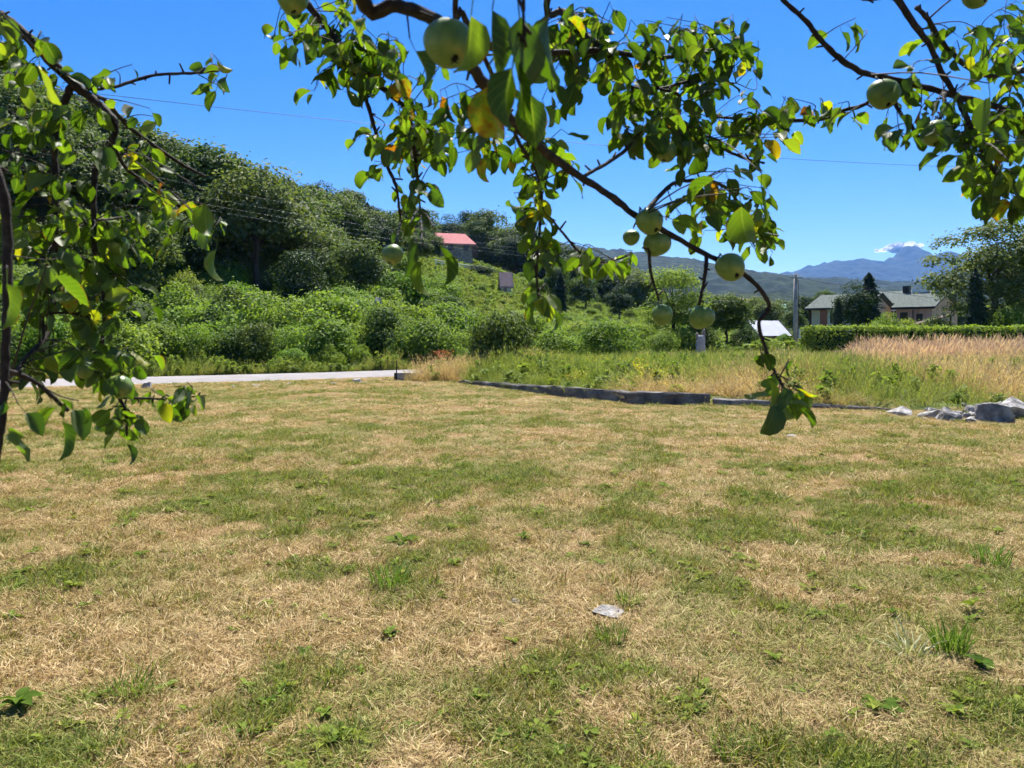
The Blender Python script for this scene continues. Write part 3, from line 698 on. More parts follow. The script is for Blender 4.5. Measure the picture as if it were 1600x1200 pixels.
# concrete block with an iron rod
x, y, z = at(636, 23.2)
cb = thing("concrete_block", (x, y, z), "grey concrete block with upright iron rod beside the road", "concrete block")
mb = MB(); mb.box((0, 0, .08), (.30, .2, .16), .1); me = mb.build("block", M['concrete'], cb)
mb = MB(); mb.tube([(-.33, -.08, -.1), (-.33, -.08, .3), (-.32, -.08, .62)], [.022, .018, .018], 6); mb.build("iron_rod", M['trim'], cb)
mb = MB(); mb.box((-.33, -.05, .1), (.06, .12, .13)); mb.build("base_stub", M['trim'], cb)
# whitewashed stump before the dark shrubs
x, y, z = at(1095, 43)
st = thing("stump", (x, y, z), "whitish weathered forked tree stump in front of dark shrubs", "stump")
mb = MB(); mb.tube([(0, 0, -.3), (.02, 0, .3), (-.03, 0, .8), (0, 0, 1.15), (.02, 0, 1.35)], [.38, .31, .28, .26, .2], 10); mb.build("trunk", M['concrete'], st, True)
mb = MB(); mb.tube([(-.12, 0, 1.0), (-.2, 0, 1.3), (-.26, 0, 1.5)], [.16, .12, .05], 8); mb.build("limb", M['wood'], st, True)
mb = MB(); mb.tube([(.12, 0, 1.0), (.16, 0, 1.4), (.2, 0, 1.75)], [.15, .11, .04], 8); mb.build("limb", M['wood'], st, True)
# white outcrops among the bushes on the slope
rock("outcrop", 590, 460, 44, .42, .3, .5, M['stone'], "white jagged rock showing above bushes, higher of two", 31, .4, "rock", 2.85, 8)
rock("outcrop", 571, 472, 43, .42, .3, .38, M['stone'], "white jagged rock just below the higher white rock", 35, .8, "rock", 2.25, 8)
rock("outcrop", 632, 484, 46, .8, .4, .5, M['stone'], "bluish white ledge among the bushes on the slope", 33, .1, "rock", 1.6)
x, y, z = at(733, 56)
pl = thing("plank_gate", (x, y, z), "weathered grey plank gate standing among the slope bushes", "gate")
zt = CZ + (YH - 489) / F * 56 - z
for i in range(3):
    mb = MB(); mb.box((-.25 + i * .26, 0, zt / 2), (.12, .025, zt / 2 + .02 * i)); mb.build("plank", M['wood'], pl)
mb = MB(); mb.box((0, .05, zt * .7), (.4, .02, .06)); mb.build("rail", M['wood'], pl)

# ------------------------------------------------------------------ clipped hedge
def hedge():
    rg = np.random.default_rng(9); x0, x1, y0, y1, zt = 17.9, 42.0, 42.6, 44.6, CZ + (YH - 511) / F * 43
    root = thing("hedge", (x0, y0, 0), "long clipped laurel hedge with bright green top beyond the dry grass", "hedge")
    n_ = 21000
    f = rg.random(n_); Lx = x1 - x0; D = y1 - y0
    X = rg.random(n_) * Lx; Y = rg.random(n_) * D; Z = rg.random(n_) * zt
    top = f < .45; front = (f >= .45) & (f < .85); lf = (f >= .85) & (f < .9)
    wob = .10 * (fbm(X * 1.5, Z * 1.5 + Y, 3, 3) - .5) * 2
    Zt = zt + .14 * (fbm(X * 1.1, Y * 1.1, 4, 3) - .5) * 2 + np.where(rg.random(n_) < .12, rg.random(n_) * .16, 0) - np.abs(rg.normal(0, .07, n_))
    Z = np.where(top, Zt, Z); Y = np.where(front, wob + np.abs(rg.normal(0, .09, n_)) - .05, np.where(top | lf, Y, D)); X = np.where(lf, np.abs(rg.normal(0, .08, n_)) + wob, X)
    nn = np.where(top[:, None], [[0, 0, 1.0]], np.where(front[:, None], [[0, -1.0, .4]], np.where(lf[:, None], [[-1.0, 0, .4]], [[0, 1.0, .4]]))) + rand_unit(rg, n_) * .8
    nn /= np.linalg.norm(nn, axis=1)[:, None]
    V, Fq, lv = cards(rg, np.stack([X, Y, Z], 1), nn, rg.uniform(.1, .2, n_), .5)
    ob("leaf_cover", mesh_np("leaf_cover", V, [Fq], [M['bright']], {"lv": ('POINT', lv)}), root)["kind"] = "stuff"
    mb = MB()
    for i in range(24):
        bx = .5 + i * 1.0
        for k in range(4): mb.tube([(bx, D / 2, -.1), (bx + random.Random(i * 9 + k).uniform(-.5, .5), D / 2 + random.Random(i * 7 + k).uniform(-.7, .7), zt * .85)], [.04, .012], 4)
    mb.box((Lx / 2, D / 2, zt * .45), (Lx / 2 - .25, D / 2 - .25, zt * .42))
    mb.build("branches", M['dark'], root)
hedge()

# ------------------------------------------------------------------ trees and bushes one can tell apart
T = tree
# left hillside, front to back
T("tree", 'olive', 400, 268, 62, 190, "big rounded grey-green tree in the middle of the left hillside", "tree", None, 0)
T("tree", 'olive', 290, 330, 58, 170, "grey-green tree left of and below the big rounded hillside tree", "tree", None, 1)
T("tree", 'olive', 500, 345, 66, 130, "grey-green tree right of the big rounded hillside tree", "tree", None, 2)
T("tree", 'olive', 560, 378, 60, 110, "smaller grey-green tree above the white rocks on the slope", "tree", None, 0)
T("tree", 'oak', 150, 250, 70, 170, "dark oak-like tree behind the hanging left apple branches", "tree", None, 0)
T("tree", 'oak', 30, 200, 74, 190, "tall dark broad tree at the left edge behind the apple stem", "tree", None, 1)
T("tree", 'oak', 215, 345, 50, 120, "lower dark tree seen through the left apple leaves", "tree", None, 2)
T("tree", 'oak', 60, 350, 50, 150, "low dark tree at the left edge above roadside bushes", "tree", None, 0)
T("tree", 'dark', 470, 390, 52, 90, "dark tree right below the big rounded hillside tree", "tree", None, 1)
T("tree", 'oak', 330, 238, 105, 60, "skyline tree poking above the ridge near apple twig end", "tree", None, 1)
T("tree", 'oak', 372, 247, 108, 50, "dark skyline tree right beside the twig end tree", "tree", None, 2)
T("tree", 'airy', 448, 268, 112, 60, "thin see-through tree on the ridge skyline", "tree", None, 0)
T("tree", 'dark', 505, 288, 118, 70, "dark round tree on the ridge right of the see-through one", "tree", None, 0)
T("tree", 'oak', 550, 298, 124, 66, "skyline tree between the dark round tree and the conifer", "tree", None, 0)
T("conifer_tree", 'conifer', 574, 318, 124, 34, "narrow dark conifer on the ridge skyline", "tree", None, 0)
T("tree", 'dark', 592, 338, 108, 56, "dark umbrella-shaped tree with bare trunk below the ridge", "tree", None, 1)
T("tree", 'oak', 640, 322, 138, 90, "broad tree on the ridge behind the hanging green apple", "tree", None, 2)
T("tree", 'dark', 700, 338, 168, 60, "small dark tree behind the red roof, nearest its ridge", "tree", None, 0)
T("tree", 'dark', 735, 329, 172, 66, "dark tall tree directly behind the red roofed house", "tree", None, 1)
T("tree", 'oak', 762, 328, 170, 74, "tall tree right behind the corner of the red roof", "tree", None, 1)
T("tree", 'olive', 806, 342, 160, 90, "big round grey-green tree right of the red roofed house", "tree", None, 2)
T("tree", 'oak', 846, 372, 165, 66, "lower tree sloping down right of the round hilltop tree", "tree", None, 0)
T("tree", 'oak', 868, 415, 110, 44, "dark tree above the hut on the green slope", "tree", None, 2)
T("conifer_tree", 'conifer', 876, 428, 92, 36, "dark pointed conifer behind the hanging leaf spray", "tree", None, 1)
T("tree", 'oak', 915, 430, 120, 60, "round tree right of the pointed conifer on the slope", "tree", None, 1)
T("tree", 'dark', 968, 450, 105, 50, "dark round tree alone on the pale green slope", "tree", None, 0)
T("tree", 'oak', 1000, 432, 150, 70, "broad tree behind the light green tree on the slope", "tree", None, 0)
T("bush", 'blackshrub', 746, 414, 118, 62, "dark clipped-looking bush below the terrace wall", "bush", None, 0)
T("bush", 'shrub', 686, 430, 66, 78, "big bright-topped bush below the terrace wall railing", "bush", None, 0)
T("bush", 'shrub', 628, 420, 60, 100, "tall bright green bush beneath the hanging apple cluster", "bush", None, 1)
T("bush", 'darkshrub', 800, 455, 100, 44, "dark shrub beside the tiny white hut", "bush", None, 1)
# middle ground
T("bush", 'darkshrub', 780, 472, 25.0, 112, "dark round bush standing alone behind the low wall", "bush", None, 2)
T("bush", 'limeshrub', 950, 490, 31, 120, "loose willowy light green bush amid the tall meadow", "bush", None, 0)
T("bush", 'shrub', 872, 512, 34, 90, "low bright bush between the dark round bush and willowy one", "bush", None, 2)
T("bush", 'limeshrub', 1036, 512, 38, 64, "small yellow-green bush in front of the light green tree", "bush", None, 1)
T("tree", 'lime', 1052, 410, 47, 120, "light green airy tree behind the meadow", "tree", None, 0)
T("tree", 'oak', 1135, 462, 50, 84, "dark broad shrub-like tree right of the light green tree", "tree", None, 0)
T("bush", 'darkshrub', 1092, 500, 46, 60, "dark green bush behind the white stump", "bush", None, 0)
T("bush", 'darkshrub', 1165, 505, 52, 50, "dark bush left of the pale metal roof", "bush", None, 1)
T("bush", 'shrub', 1222, 520, 57, 34, "small bush at the foot of the utility pole", "bush", None, 3)
# right
T("dark_tree", 'dark', 1332, 444, 66, 66, "dark rounded tree before the long grey roof, shorter of the pair", "tree", None, 0)
T("conifer_tree", 'conifer', 1358, 429, 67, 62, "taller dark conifer of the pair before the long grey roof", "tree", None, 1)
T("cypress", 'cypress', 1309, 470, 55, 36, "grey-green rounded cypress beside the cream house window", "tree")
T("bush", 'shrub', 1385, 488, 56, 60, "bright bush above the hedge below the pink house", "bush", None, 0)
T("bush", 'limeshrub', 1418, 496, 55, 50, "pale green bush above the hedge next to brown lean-to", "bush", None, 2)
T("tree", 'airy', 1552, 324, 52, 235, "large feathery grey-green tree towering at the right edge", "tree", None, 0)
T("tree", 'airy', 1640, 350, 56, 170, "second feathery tree mostly outside the right edge", "tree", None, 1)
T("conifer_tree", 'conifer', 1524, 422, 48, 52, "dark pointed conifer under the large feathery tree", "tree", None, 0)
T("bush", 'limeshrub', 1585, 470, 47, 80, "yellowish green bush right of the pointed conifer", "bush", None, 0)
T("bush", 'darkshrub', 1470, 488, 54, 60, "dark bush between the lean-to and the pointed conifer", "bush", None, 2)
# valley row
for i, (px, top, Y, wpx, key, lab) in enumerate((
        (1205, 470, 120, 60, 'oak', "round valley tree above the pale metal roof"), (1255, 462, 130, 50, 'dark', "dark valley tree behind the utility pole top half"),
        (1240, 485, 100, 44, 'olive', "grey-green valley tree left of the cream house"), (1170, 462, 150, 54, 'lime', "light green valley tree near the orange house"),
        (1290, 455, 160, 44, 'oak', "valley tree rising behind the cream house roof"))):
    T("tree", key, px, top, Y, wpx, lab, "tree")
# bushes along the far side of the road
RB = [(-40, 478, 30, 150, 'shrub'), (60, 500, 28.5, 120, 'darkshrub'), (150, 486, 30, 120, 'shrub'), (238, 498, 29.5, 110, 'limeshrub'), (300, 505, 30, 90, 'shrub'), (368, 500, 31, 110, 'darkshrub'),
      (440, 506, 31.5, 100, 'shrub'), (505, 498, 33, 100, 'limeshrub'), (560, 505, 33, 80, 'shrub'), (605, 478, 33.5, 96, 'darkshrub'), (665, 503, 34.5, 90, 'shrub'), (712, 512, 36, 70, 'limeshrub'),
      (330, 470, 38, 130, 'shrub'), (450, 466, 40, 140, 'limeshrub'), (215, 470, 37, 120, 'darkshrub'), (540, 462, 43, 110, 'shrub'), (670, 480, 45, 80, 'limeshrub')]
RBL = ["bright bush at the far left edge across the road", "dark bush across the road behind the left apple stem", "bright bush across the road behind the lowest left apples", "yellow-green bush across the road right of the left apple branch", "low bright bush across the road, before a dark one", "dark leafy bush across the road below the big hillside tree",
       "bright roadside bush right of the dark leafy one", "yellow-green roadside bush under the slope trees", "small bright roadside bush left of the tallest dark bush", "tallest dark roadside bush left of the iron rod", "bright bush above the end of the visible road", "low yellow-green bush where the road disappears",
       "bright bush in the second row below the hillside trees", "wide yellow-green bush in the second row of the slope", "dark second row bush seen past the left apple leaves", "bright second row bush beneath the white rocks", "pale green bush in the second row right of the white rocks"]
for (a, l) in zip(RB, RBL): T("bush", a[4], a[0], a[1], a[2], a[3], l, "bush", None, None, .1)

# ------------------------------------------------------------------ the wood on the hill, undergrowth and valley woods
rg = np.random.default_rng(101)
SRC = {k: [seedobj("tree_shape", c) for (c, t, h, w_) in v] for k, v in PROTO.items()}
def tree_scatter(name, label, cat, pts, keys, hts, wds, rgx, mats):
    protos = []; dims = []
    for k in keys:
        for s, (c, t, h, w_) in zip(SRC[k], PROTO[k]): protos.append(s); dims.append((h, w_))
    n_ = len(pts); ix = rgx.integers(0, len(protos), n_); dm = np.array(dims)[ix]
    sc = np.stack([wds / dm[:, 1], wds / dm[:, 1], hts / dm[:, 0]], 1)
    rot = np.zeros((n_, 3)); rot[:, 2] = rgx.uniform(0, 6.28, n_)
    scatter(name, protos, pts, rot, sc, ix, np.zeros(n_), mats, label, cat)
def fill(n_, pxr, yr_, keep, rgx):
    px = rgx.uniform(*pxr, n_); Y = np.sqrt(rgx.uniform(yr_[0] ** 2, yr_[1] ** 2, n_)); X = (px - CX) / F * Y
    k = keep(px, Y, X); px, Y, X = px[k], Y[k], X[k]
    return px, Y, np.stack([X, Y, ground_h(X, Y) - .2], 1)
def skyl(px): return np.interp(px, [-600, 0, 100, 230, 300, 380, 450, 520, 600, 680, 760, 830, 870, 1000], [40, 95, 150, 210, 246, 268, 292, 305, 330, 362, 368, 372, 395, 440])
px, Y, pts = fill(520, (-420, 690), (58, 165), lambda px, Y, X: (Y < np.interp(px, HPX, HYR) + 6) & (Y > np.interp(px, [-400, 0, 450, 560, 690], [50, 56, 66, 92, 128])), rg)
ht = rg.uniform(8, 14.5, len(px)); mx = (CZ + (YH - skyl(px)) / F * Y - pts[:, 2]) * rg.uniform(.75, 1.12, len(px)); ht = np.clip(np.minimum(ht, mx), 4, 14.5)
tree_scatter("hillside_wood", "dense mixed wood covering the left hillside up to the ridge", "wood", pts, ['oak', 'olive', 'dark', 'oak'], ht, ht * rg.uniform(.7, 1.0, len(px)), rg, [M['oak'], M['olive'], M['dark']])
px, Y, pts = fill(430, (-420, 740), (24, 74), lambda px, Y, X: (Y < np.interp(px, [-400, 300, 560, 700, 740], [56, 60, 74, 62, 44])) & (road_dist(X, Y) > 3.3) & (Y > np.interp(X, RD[:60, 0], RD[:60, 1])), rg)
ht = rg.uniform(1.6, 4.4, len(px)) * np.where(Y < 34, .75, 1)
tree_scatter("hillside_undergrowth", "tangled green undergrowth between roadside bushes and hillside wood", "undergrowth", pts, ['shrub', 'darkshrub', 'shrub', 'limeshrub'], ht, ht * rg.uniform(.75, 1.2, len(px)), rg, [M['bright'], M['oak'], M['lime'], M['dark']])
px, Y, pts = fill(1100, (600, 1230), (42, 150), lambda px, Y, X: (np.abs(px - 733) > 16) & ~((np.abs(px - 715) < 60) & (Y > 100)) & ((fbm(X * .12, Y * .05, 5, 2) > .47) | (Y < 60)) & ~((px > 1080) & (Y < 70)) & (road_dist(X, Y) > 3.2) & ~((np.abs(px - 793) < 22) & (Y > 60)), rg)
ht = rg.uniform(.6, 2.0, len(px)) * np.where(rg.random(len(px)) < .25, 2.0, 1)
tree_scatter("slope_scrub", "low bright scrub dotted over the green slope", "scrub", pts, ['limeshrub', 'shrub', 'limeshrub'], ht, ht * rg.uniform(.9, 1.6, len(px)), rg, [M['bright'], M['lime'], M['oak']])
px, Y, pts = fill(150, (650, 1010), (150, 200), lambda px, Y, X: (Y > np.interp(px, [650, 760, 800, 1010], [166, 166, 152, 150])), rg)
ht = np.clip((CZ + (YH - np.interp(px, [650, 700, 760, 820, 870, 930, 1010], [346, 350, 344, 352, 384, 402, 426])) / F * Y - pts[:, 2]) * rg.uniform(.7, 1.05, len(px)), 3, 13)
tree_scatter("hilltop_wood", "dark wood on the hilltop behind the red roofed house and to its side", "wood", pts, ['oak', 'dark', 'dark', 'olive'], ht, ht * rg.uniform(.75, 1.1, len(px)), rg, [M['oak'], M['dark'], M['olive']])
px, Y, pts = fill(520, (780, 1900), (130, 520), lambda px, Y, X: Y > np.interp(px, [780, 900, 1000, 1200, 1900], [180, 170, 130, 130, 130]), rg)
ht = rg.uniform(5, 10, len(px))
tree_scatter("valley_wood", "distant belt of trees along the valley floor", "wood", pts, ['oak', 'dark', 'lime', 'olive'], ht, ht * rg.uniform(.7, 1.1, len(px)), rg, [M['oak'], M['dark'], M['lime'], M['olive']])

# ------------------------------------------------------------------ grass shapes
def blades(seed, n, h, spread, lean, wid, lie=0.0, head=0.0, segs=2, curl=.5):
    """n tapering curved blades; returns V, tris/quads, lv"""
    rg = np.random.default_rng(seed); V = []; Q = []; Tt = []; lv = []
    for i in range(n):
        a = rg.uniform(0, 6.283); r = spread * math.sqrt(rg.random()); bx, by = r * math.cos(a), r * math.sin(a)
        a2 = a + rg.normal(0, .9); ln = h * rg.uniform(.55, 1.15); le = lean * rg.uniform(.3, 1.4)
        if lie: le = lie * rg.uniform(.85, 1.05)
        dx, dy = math.cos(a2), math.sin(a2); w_ = wid * rg.uniform(.6, 1.25); f_ = rg.uniform(0, 6.283) if not lie else a2 + 1.57
        wx, wy = math.cos(f_) * w_ * .5, math.sin(f_) * w_ * .5
        z0 = (rg.uniform(0, .02) if lie else -.005); b = len(V); L = rg.random()
        p = np.array([bx, by, z0]); th = le * (.5 if not lie else 1); st = ln / segs
        pts = [p.copy()]
        for k in range(segs):
            p = p + st * np.array([dx * math.sin(th), dy * math.sin(th), math.cos(th)]); pts.append(p.copy()); th = min(th + le * curl, 2.2) if not lie else th + rg.normal(.06, .2)
        for k in range(segs):
            s = 1 - .35 * k / segs; q = pts[k]; V += [(q[0] - wx * s, q[1] - wy * s, q[2]), (q[0] + wx * s, q[1] + wy * s, q[2])]
        V.append(tuple(pts[-1]))
        for k in range(segs - 1): Q.append((b + 2 * k, b + 2 * k + 1, b + 2 * k + 3, b + 2 * k + 2))
        Tt.append((b + 2 * segs - 2, b + 2 * segs - 1, b + 2 * segs)); lv += [L] * (2 * segs + 1)
        if head:
            b = len(V); q = pts[-1]; u = (pts[-1] - pts[-2]); u /= np.linalg.norm(u); hw = head * rg.uniform(.07, .14); hl = head * rg.uniform(.7, 1.3); s = q - u * hl * .6
            sx = np.array([math.cos(f_), math.sin(f_), 0]) * hw * .5
            V += [tuple(s), tuple(s + u * hl * .45 + sx), tuple(s + u * hl), tuple(s + u * hl * .45 - sx)]; Q.append((b, b + 1, b + 2, b + 3)); lv += [min(1, .55 + .45 * rg.random())] * 4
    return np.array(V), [np.array(Q, int).reshape(-1, 4), np.array(Tt, int)], np.array(lv)
def rosette(seed, n, ln, wd, m, lift=.5, up=.0, nx_=4):
    """broad leaves radiating from the base"""
    rg = np.random.default_rng(seed); V = []; Q = []; lv = []
    for i in range(n):
        a = 6.283 * (i + rg.uniform(-.3, .3)) / n; L = ln * rg.uniform(.6, 1.15); el = lift * rg.uniform(.4, 1.3); b = len(V); lr = rg.random()
        dx, dy = math.cos(a), math.sin(a); p = np.array([0, 0, up * rg.random()]); tw = rg.normal(0, .25)
        for k in range(nx_ + 1):
            t = k / nx_; hw = wd * .5 * math.sin(math.pi * min(.98, t * .88 + .1)) * rg.uniform(.9, 1.1)
            V += [(p[0] - dy * hw, p[1] + dx * hw, p[2] + hw * (.35 + tw)), tuple(p), (p[0] + dy * hw, p[1] - dx * hw, p[2] + hw * (.35 - tw))]; lv += [lr] * 3
            e = el - t * el * 1.7; p = p + L / nx_ * np.array([dx * math.cos(e), dy * math.cos(e), math.sin(e)])
        for k in range(nx_):
            for j in (0, 1): Q.append((b + 3 * k + j, b + 3 * k + j + 1, b + 3 * k + j + 4, b + 3 * k + j + 3))
    return mesh_np("rosette", V, [np.array(Q)], [m], {"lv": ('POINT', np.array(lv))}, smooth=True)
def bmesh_(name, m, args):
    V, Fs, lv = args; return mesh_np(name, V, Fs, [m], {"lv": ('POINT', lv)})
LAWN = [seedobj("tuft", bmesh_("tuft", M['grass'], blades(s, 30, .036, .06, 1.2, .003))) for s in (1, 2, 3)]
LAWN += [seedobj("straw", bmesh_("straw", M['grass'], blades(s, 30, .06, .085, 1, .0025, lie=1.43))) for s in (4, 5, 6)]
LAWN += [seedobj("longtuft", bmesh_("longtuft", M['grass'], blades(s, 30, .08, .045, .9, .004, segs=3, curl=.5))) for s in (7, 8)]
LAWN += [seedobj("weed", rosette(s, 8, .05, .022, M['weed'], .6, .02, 3)) for s in (9, 10)]
rg = np.random.default_rng(202)
def road_y(x): return np.interp(x, RD[:60, 0], RD[:60, 1])
def on_lawn(x, y):
    k = np.where(x > -1.5, y < np.interp(x, WX, WY) - .12, (y < road_y(x)) & (road_dist(x, y) > RW + .05))
    return k & (y < 27)
def greenness(x, y):
    c, s = math.cos(R(11)), math.sin(R(11)); u = x * c + y * s; v = -x * s + y * c + .02 * x * x * .3
    band = fbm(u * .16, v * .95, 61, 3); blot = fbm(x * .8, y * .8, 62, 4); fine = fbm(x * 3.1, y * 3.1, 63, 3)
    g_ = .24 * band + .28 * blot + .48 * fine
    near = sstep(9, 3, y) * .01 + .03 * sstep(0, 5, x) * sstep(11, 6, y) + .03 * sstep(-.5, 1.5, x) * sstep(5.5, 3.2, y)
    return g_ + near - .015 * sstep(-1, -4, x) * sstep(12, 5, y)
n0 = 125000
Y = rg.uniform(1.6, 27, n0 * 3); dens = np.minimum(1.0, (3.0 / Y) ** 1.6); wY = .75 * Y + 1.4
keep = rg.random(n0 * 3) < dens * wY / 4.0; Y = Y[keep]; X = rg.uniform(-1, 1, len(Y)) * (.75 * Y + 1.4)
k = on_lawn(X, Y) & ~((fbm(X * 1.3 + 4, Y * 1.3, 69, 4) > .62) & (rg.random(len(X)) < .7)); X, Y = X[k], Y[k]; print("lawn points", len(X))
gn = greenness(X, Y); n_ = len(X)
hi = np.percentile(gn, 41); tint = np.clip(.5 + (gn - hi) * 4.2, 0, 1); lush = fbm(X * 1.7 + 9, Y * 1.7, 66, 3)
u = rg.random(n_); isg = (tint > .45) & (lush > .47)
ix = np.where(u < .52, rg.integers(0, 3, n_), np.where(u < .86, rg.integers(3, 6, n_), np.where((u < .965), rg.integers(6, 8, n_), rg.integers(8, 10, n_))))
ix = np.where(isg & (u > .62) & (u < .86), rg.integers(6, 8, n_), ix)
ix = np.where(~isg & (ix >= 8) & (rg.random(n_) < .6), rg.integers(3, 6, n_), ix)
ix = np.where(~isg & (ix >= 6) & (rg.random(n_) < .6), rg.integers(0, 3, n_), ix)
tint = np.clip(tint + rg.normal(0, .26, n_), 0, 1); tint = np.where(ix >= 6, np.maximum(tint, .6), tint); tint = np.where((ix >= 3) & (ix < 6), tint * .45, tint)
sc = (1 + .055 * np.maximum(0, Y - 3)) * rg.uniform(.7, 1.3, n_); sc = sc * np.where((Y > 9) & (ix >= 8), .6, 1)
hz = (.55 + .9 * fbm(X * 2.3, Y * 2.3, 67, 3)) * np.where(ix < 3, rg.uniform(.7, 1.25, n_), np.where(ix >= 6, rg.uniform(.55, 1.1, n_), 1)) * (1 - .35 * sstep(6, 16, Y))
rot = np.stack([rg.normal(0, .1, n_), rg.normal(0, .1, n_), rg.uniform(0, 6.283, n_)], 1)
scatter("lawn_grass", LAWN, np.stack([X, Y, ground_h(X, Y)], 1), rot, np.stack([sc, sc, sc * hz], 1), ix, tint, [M['grass'], M['weed']], "short mown lawn of straw and green blades in the foreground", "grass")

# ------------------------------------------------------------------ meadow grass
HAY = [seedobj("hay", bmesh_("hay", M['hay'], blades(s, 34, .72, .17, .55, .007, head=.11, segs=3, curl=.28))) for s in (21, 22, 23)]
LEAFY = [seedobj("meadow_tuft", bmesh_("meadow_tuft", M['hay'], blades(s, 40, .42, .16, .9, .011, segs=3, curl=.35))) for s in (24, 25)]
PLUME = [seedobj("plume", bmesh_("plume", M['plume'], blades(s, 40, .86, .2, .5, .006, head=.22, segs=3, curl=.3))) for s in (26, 27)]
def forb(seed):
    rgx = np.random.default_rng(seed); n_ = 130; t = rgx.random(n_); a = rgx.random(n_) * 6.28; r = .16 * rgx.random(n_) * (1.1 - t * .6)
    p = np.stack([np.cos(a) * r, np.sin(a) * r, .08 + t * .55], 1); nn = rand_unit(rgx, n_) + np.array([0, 0, .8]); nn /= np.linalg.norm(nn, axis=1)[:, None]
    V, Fq, lv = cards(rgx, p, nn, rgx.uniform(.05, .12, n_), .45); return mesh_np("forb", V, [Fq], [M['lime']], {"lv": ('POINT', lv)})
def flowers(seed):
    rgx = np.random.default_rng(seed); n_ = 26; a = rgx.random(n_) * 6.28; r = .14 * rgx.random(n_)
    p = np.stack([np.cos(a) * r, np.sin(a) * r, rgx.uniform(.35, .65, n_)], 1); nn = rand_unit(rgx, n_) * .6 + np.array([0, -.3, .8]); nn /= np.linalg.norm(nn, axis=1)[:, None]
    V, Fq, lv = cards(rgx, p, nn, rgx.uniform(.025, .05, n_), .9); b, Fb, lb = blades(seed, 14, .6, .14, .3, .006, segs=2)
    Fx = [Fq] + [f + len(V) for f in Fb if len(f)]
    mi = np.concatenate([np.zeros(len(Fq)), np.ones(sum(len(f) for f in Fb if len(f)))])
    return mesh_np("flowers", np.concatenate([V, b]), Fx, [M['flower'], M['hay']], {"lv": ('POINT', np.concatenate([lv, lb]))}, midx=mi)
FORB = [seedobj("forb", forb(31)), seedobj("forb", forb(32))]; FLOW = [seedobj("flowers", flowers(33))]
ALL = HAY + LEAFY + PLUME + FORB + FLOW      # 0-2 hay, 3-4 leafy, 5-6 plume, 7-8 forb, 9 flowers
m_ = 30000
Y = np.sqrt(rg.uniform(13 ** 2, 46 ** 2, m_)); X = rg.uniform(-.16, .80, m_) * Y
wy = np.interp(X, WX, WY); rd = road_dist(X, Y)
k = (Y > wy + .13) & (X > -3.2) & (rd > RW + .1) & ~((Y > 42.4) & (X > 17.5)) & (rg.random(m_) < np.clip(22 / Y, .35, 1.0)) & ~((X > 7.4) & (Y < wy + 1.2) & (rg.random(m_) < .6))
k &= (X > -1.5) | (Y > road_y(X)) & False | ((X > -3.2) & (Y > 22.5) & (Y < road_y(X)))
X, Y, wy = X[k], Y[k], wy[k]; n_ = len(X); px = CX + F * X / Y; print("meadow points", n_)
gm = fbm(X * .35, Y * .25, 71, 3) + .12 * sstep(1120, 900, px)
tint = np.clip(.40 + (gm - .5) * 3.6 - .22 * sstep(1100, 1280, px), 0, 1)
u = rg.random(n_)
ix = np.where(u < .55, rg.integers(0, 3, n_), rg.integers(3, 5, n_))
right = sstep(1290, 1400, px) * sstep(24, 27, Y) * (1 - sstep(38, 41, Y))
ix = np.where(rg.random(n_) < right * .95 * sstep(.40, .52, fbm(X * .9, Y * .9, 79, 3)), rg.integers(5, 7, n_), ix)
mid = ((px < 1080) | (rg.random(n_) < .35)) & (rg.random(n_) < .16 * sstep(.42, .6, gm) + .04); ix = np.where(mid, rg.integers(7, 9, n_), ix)
ix = np.where((px > 820) & (px < 1050) & (Y < 28) & (fbm(X * .8, Y * .8, 75, 2) > .54) & (rg.random(n_) < .4), 9, ix)
tint = np.where(ix >= 5, tint * np.where(ix < 7, .3, 1), tint); tint = np.clip(tint + rg.normal(0, .12, n_), 0, 1)
edge = sstep(0, 2.5, Y - wy) * .55 + .45
hs = edge * rg.uniform(.7, 1.15, n_) *  (.8 + .5 * (fbm(X * .4, Y * .4, 77, 2)))
hs = hs * np.where((ix == 5) | (ix == 6), rg.uniform(.65, 1.3, n_), 1); hs = hs * (1 - .45 * sstep(22, 32, Y) * sstep(1360, 1310, px)); ws = rg.uniform(.9, 1.6, n_)
rot = np.stack([rg.normal(0, .1, n_), np.where(ix >= 5, .22, .06) + rg.normal(0, .1, n_), rg.uniform(0, 6.283, n_)], 1)
rot[:, 2] = np.where((ix == 5) | (ix == 6), rg.uniform(-.7, .7, n_), rot[:, 2])
scatter("meadow_grass", ALL, np.stack([X, Y, ground_h(X, Y) - .02], 1), rot, np.stack([ws, ws, hs], 1), ix, tint, [M['hay'], M['plume'], M['lime'], M['flower']], "tall dry meadow grass with seed heads behind the low wall", "grass")
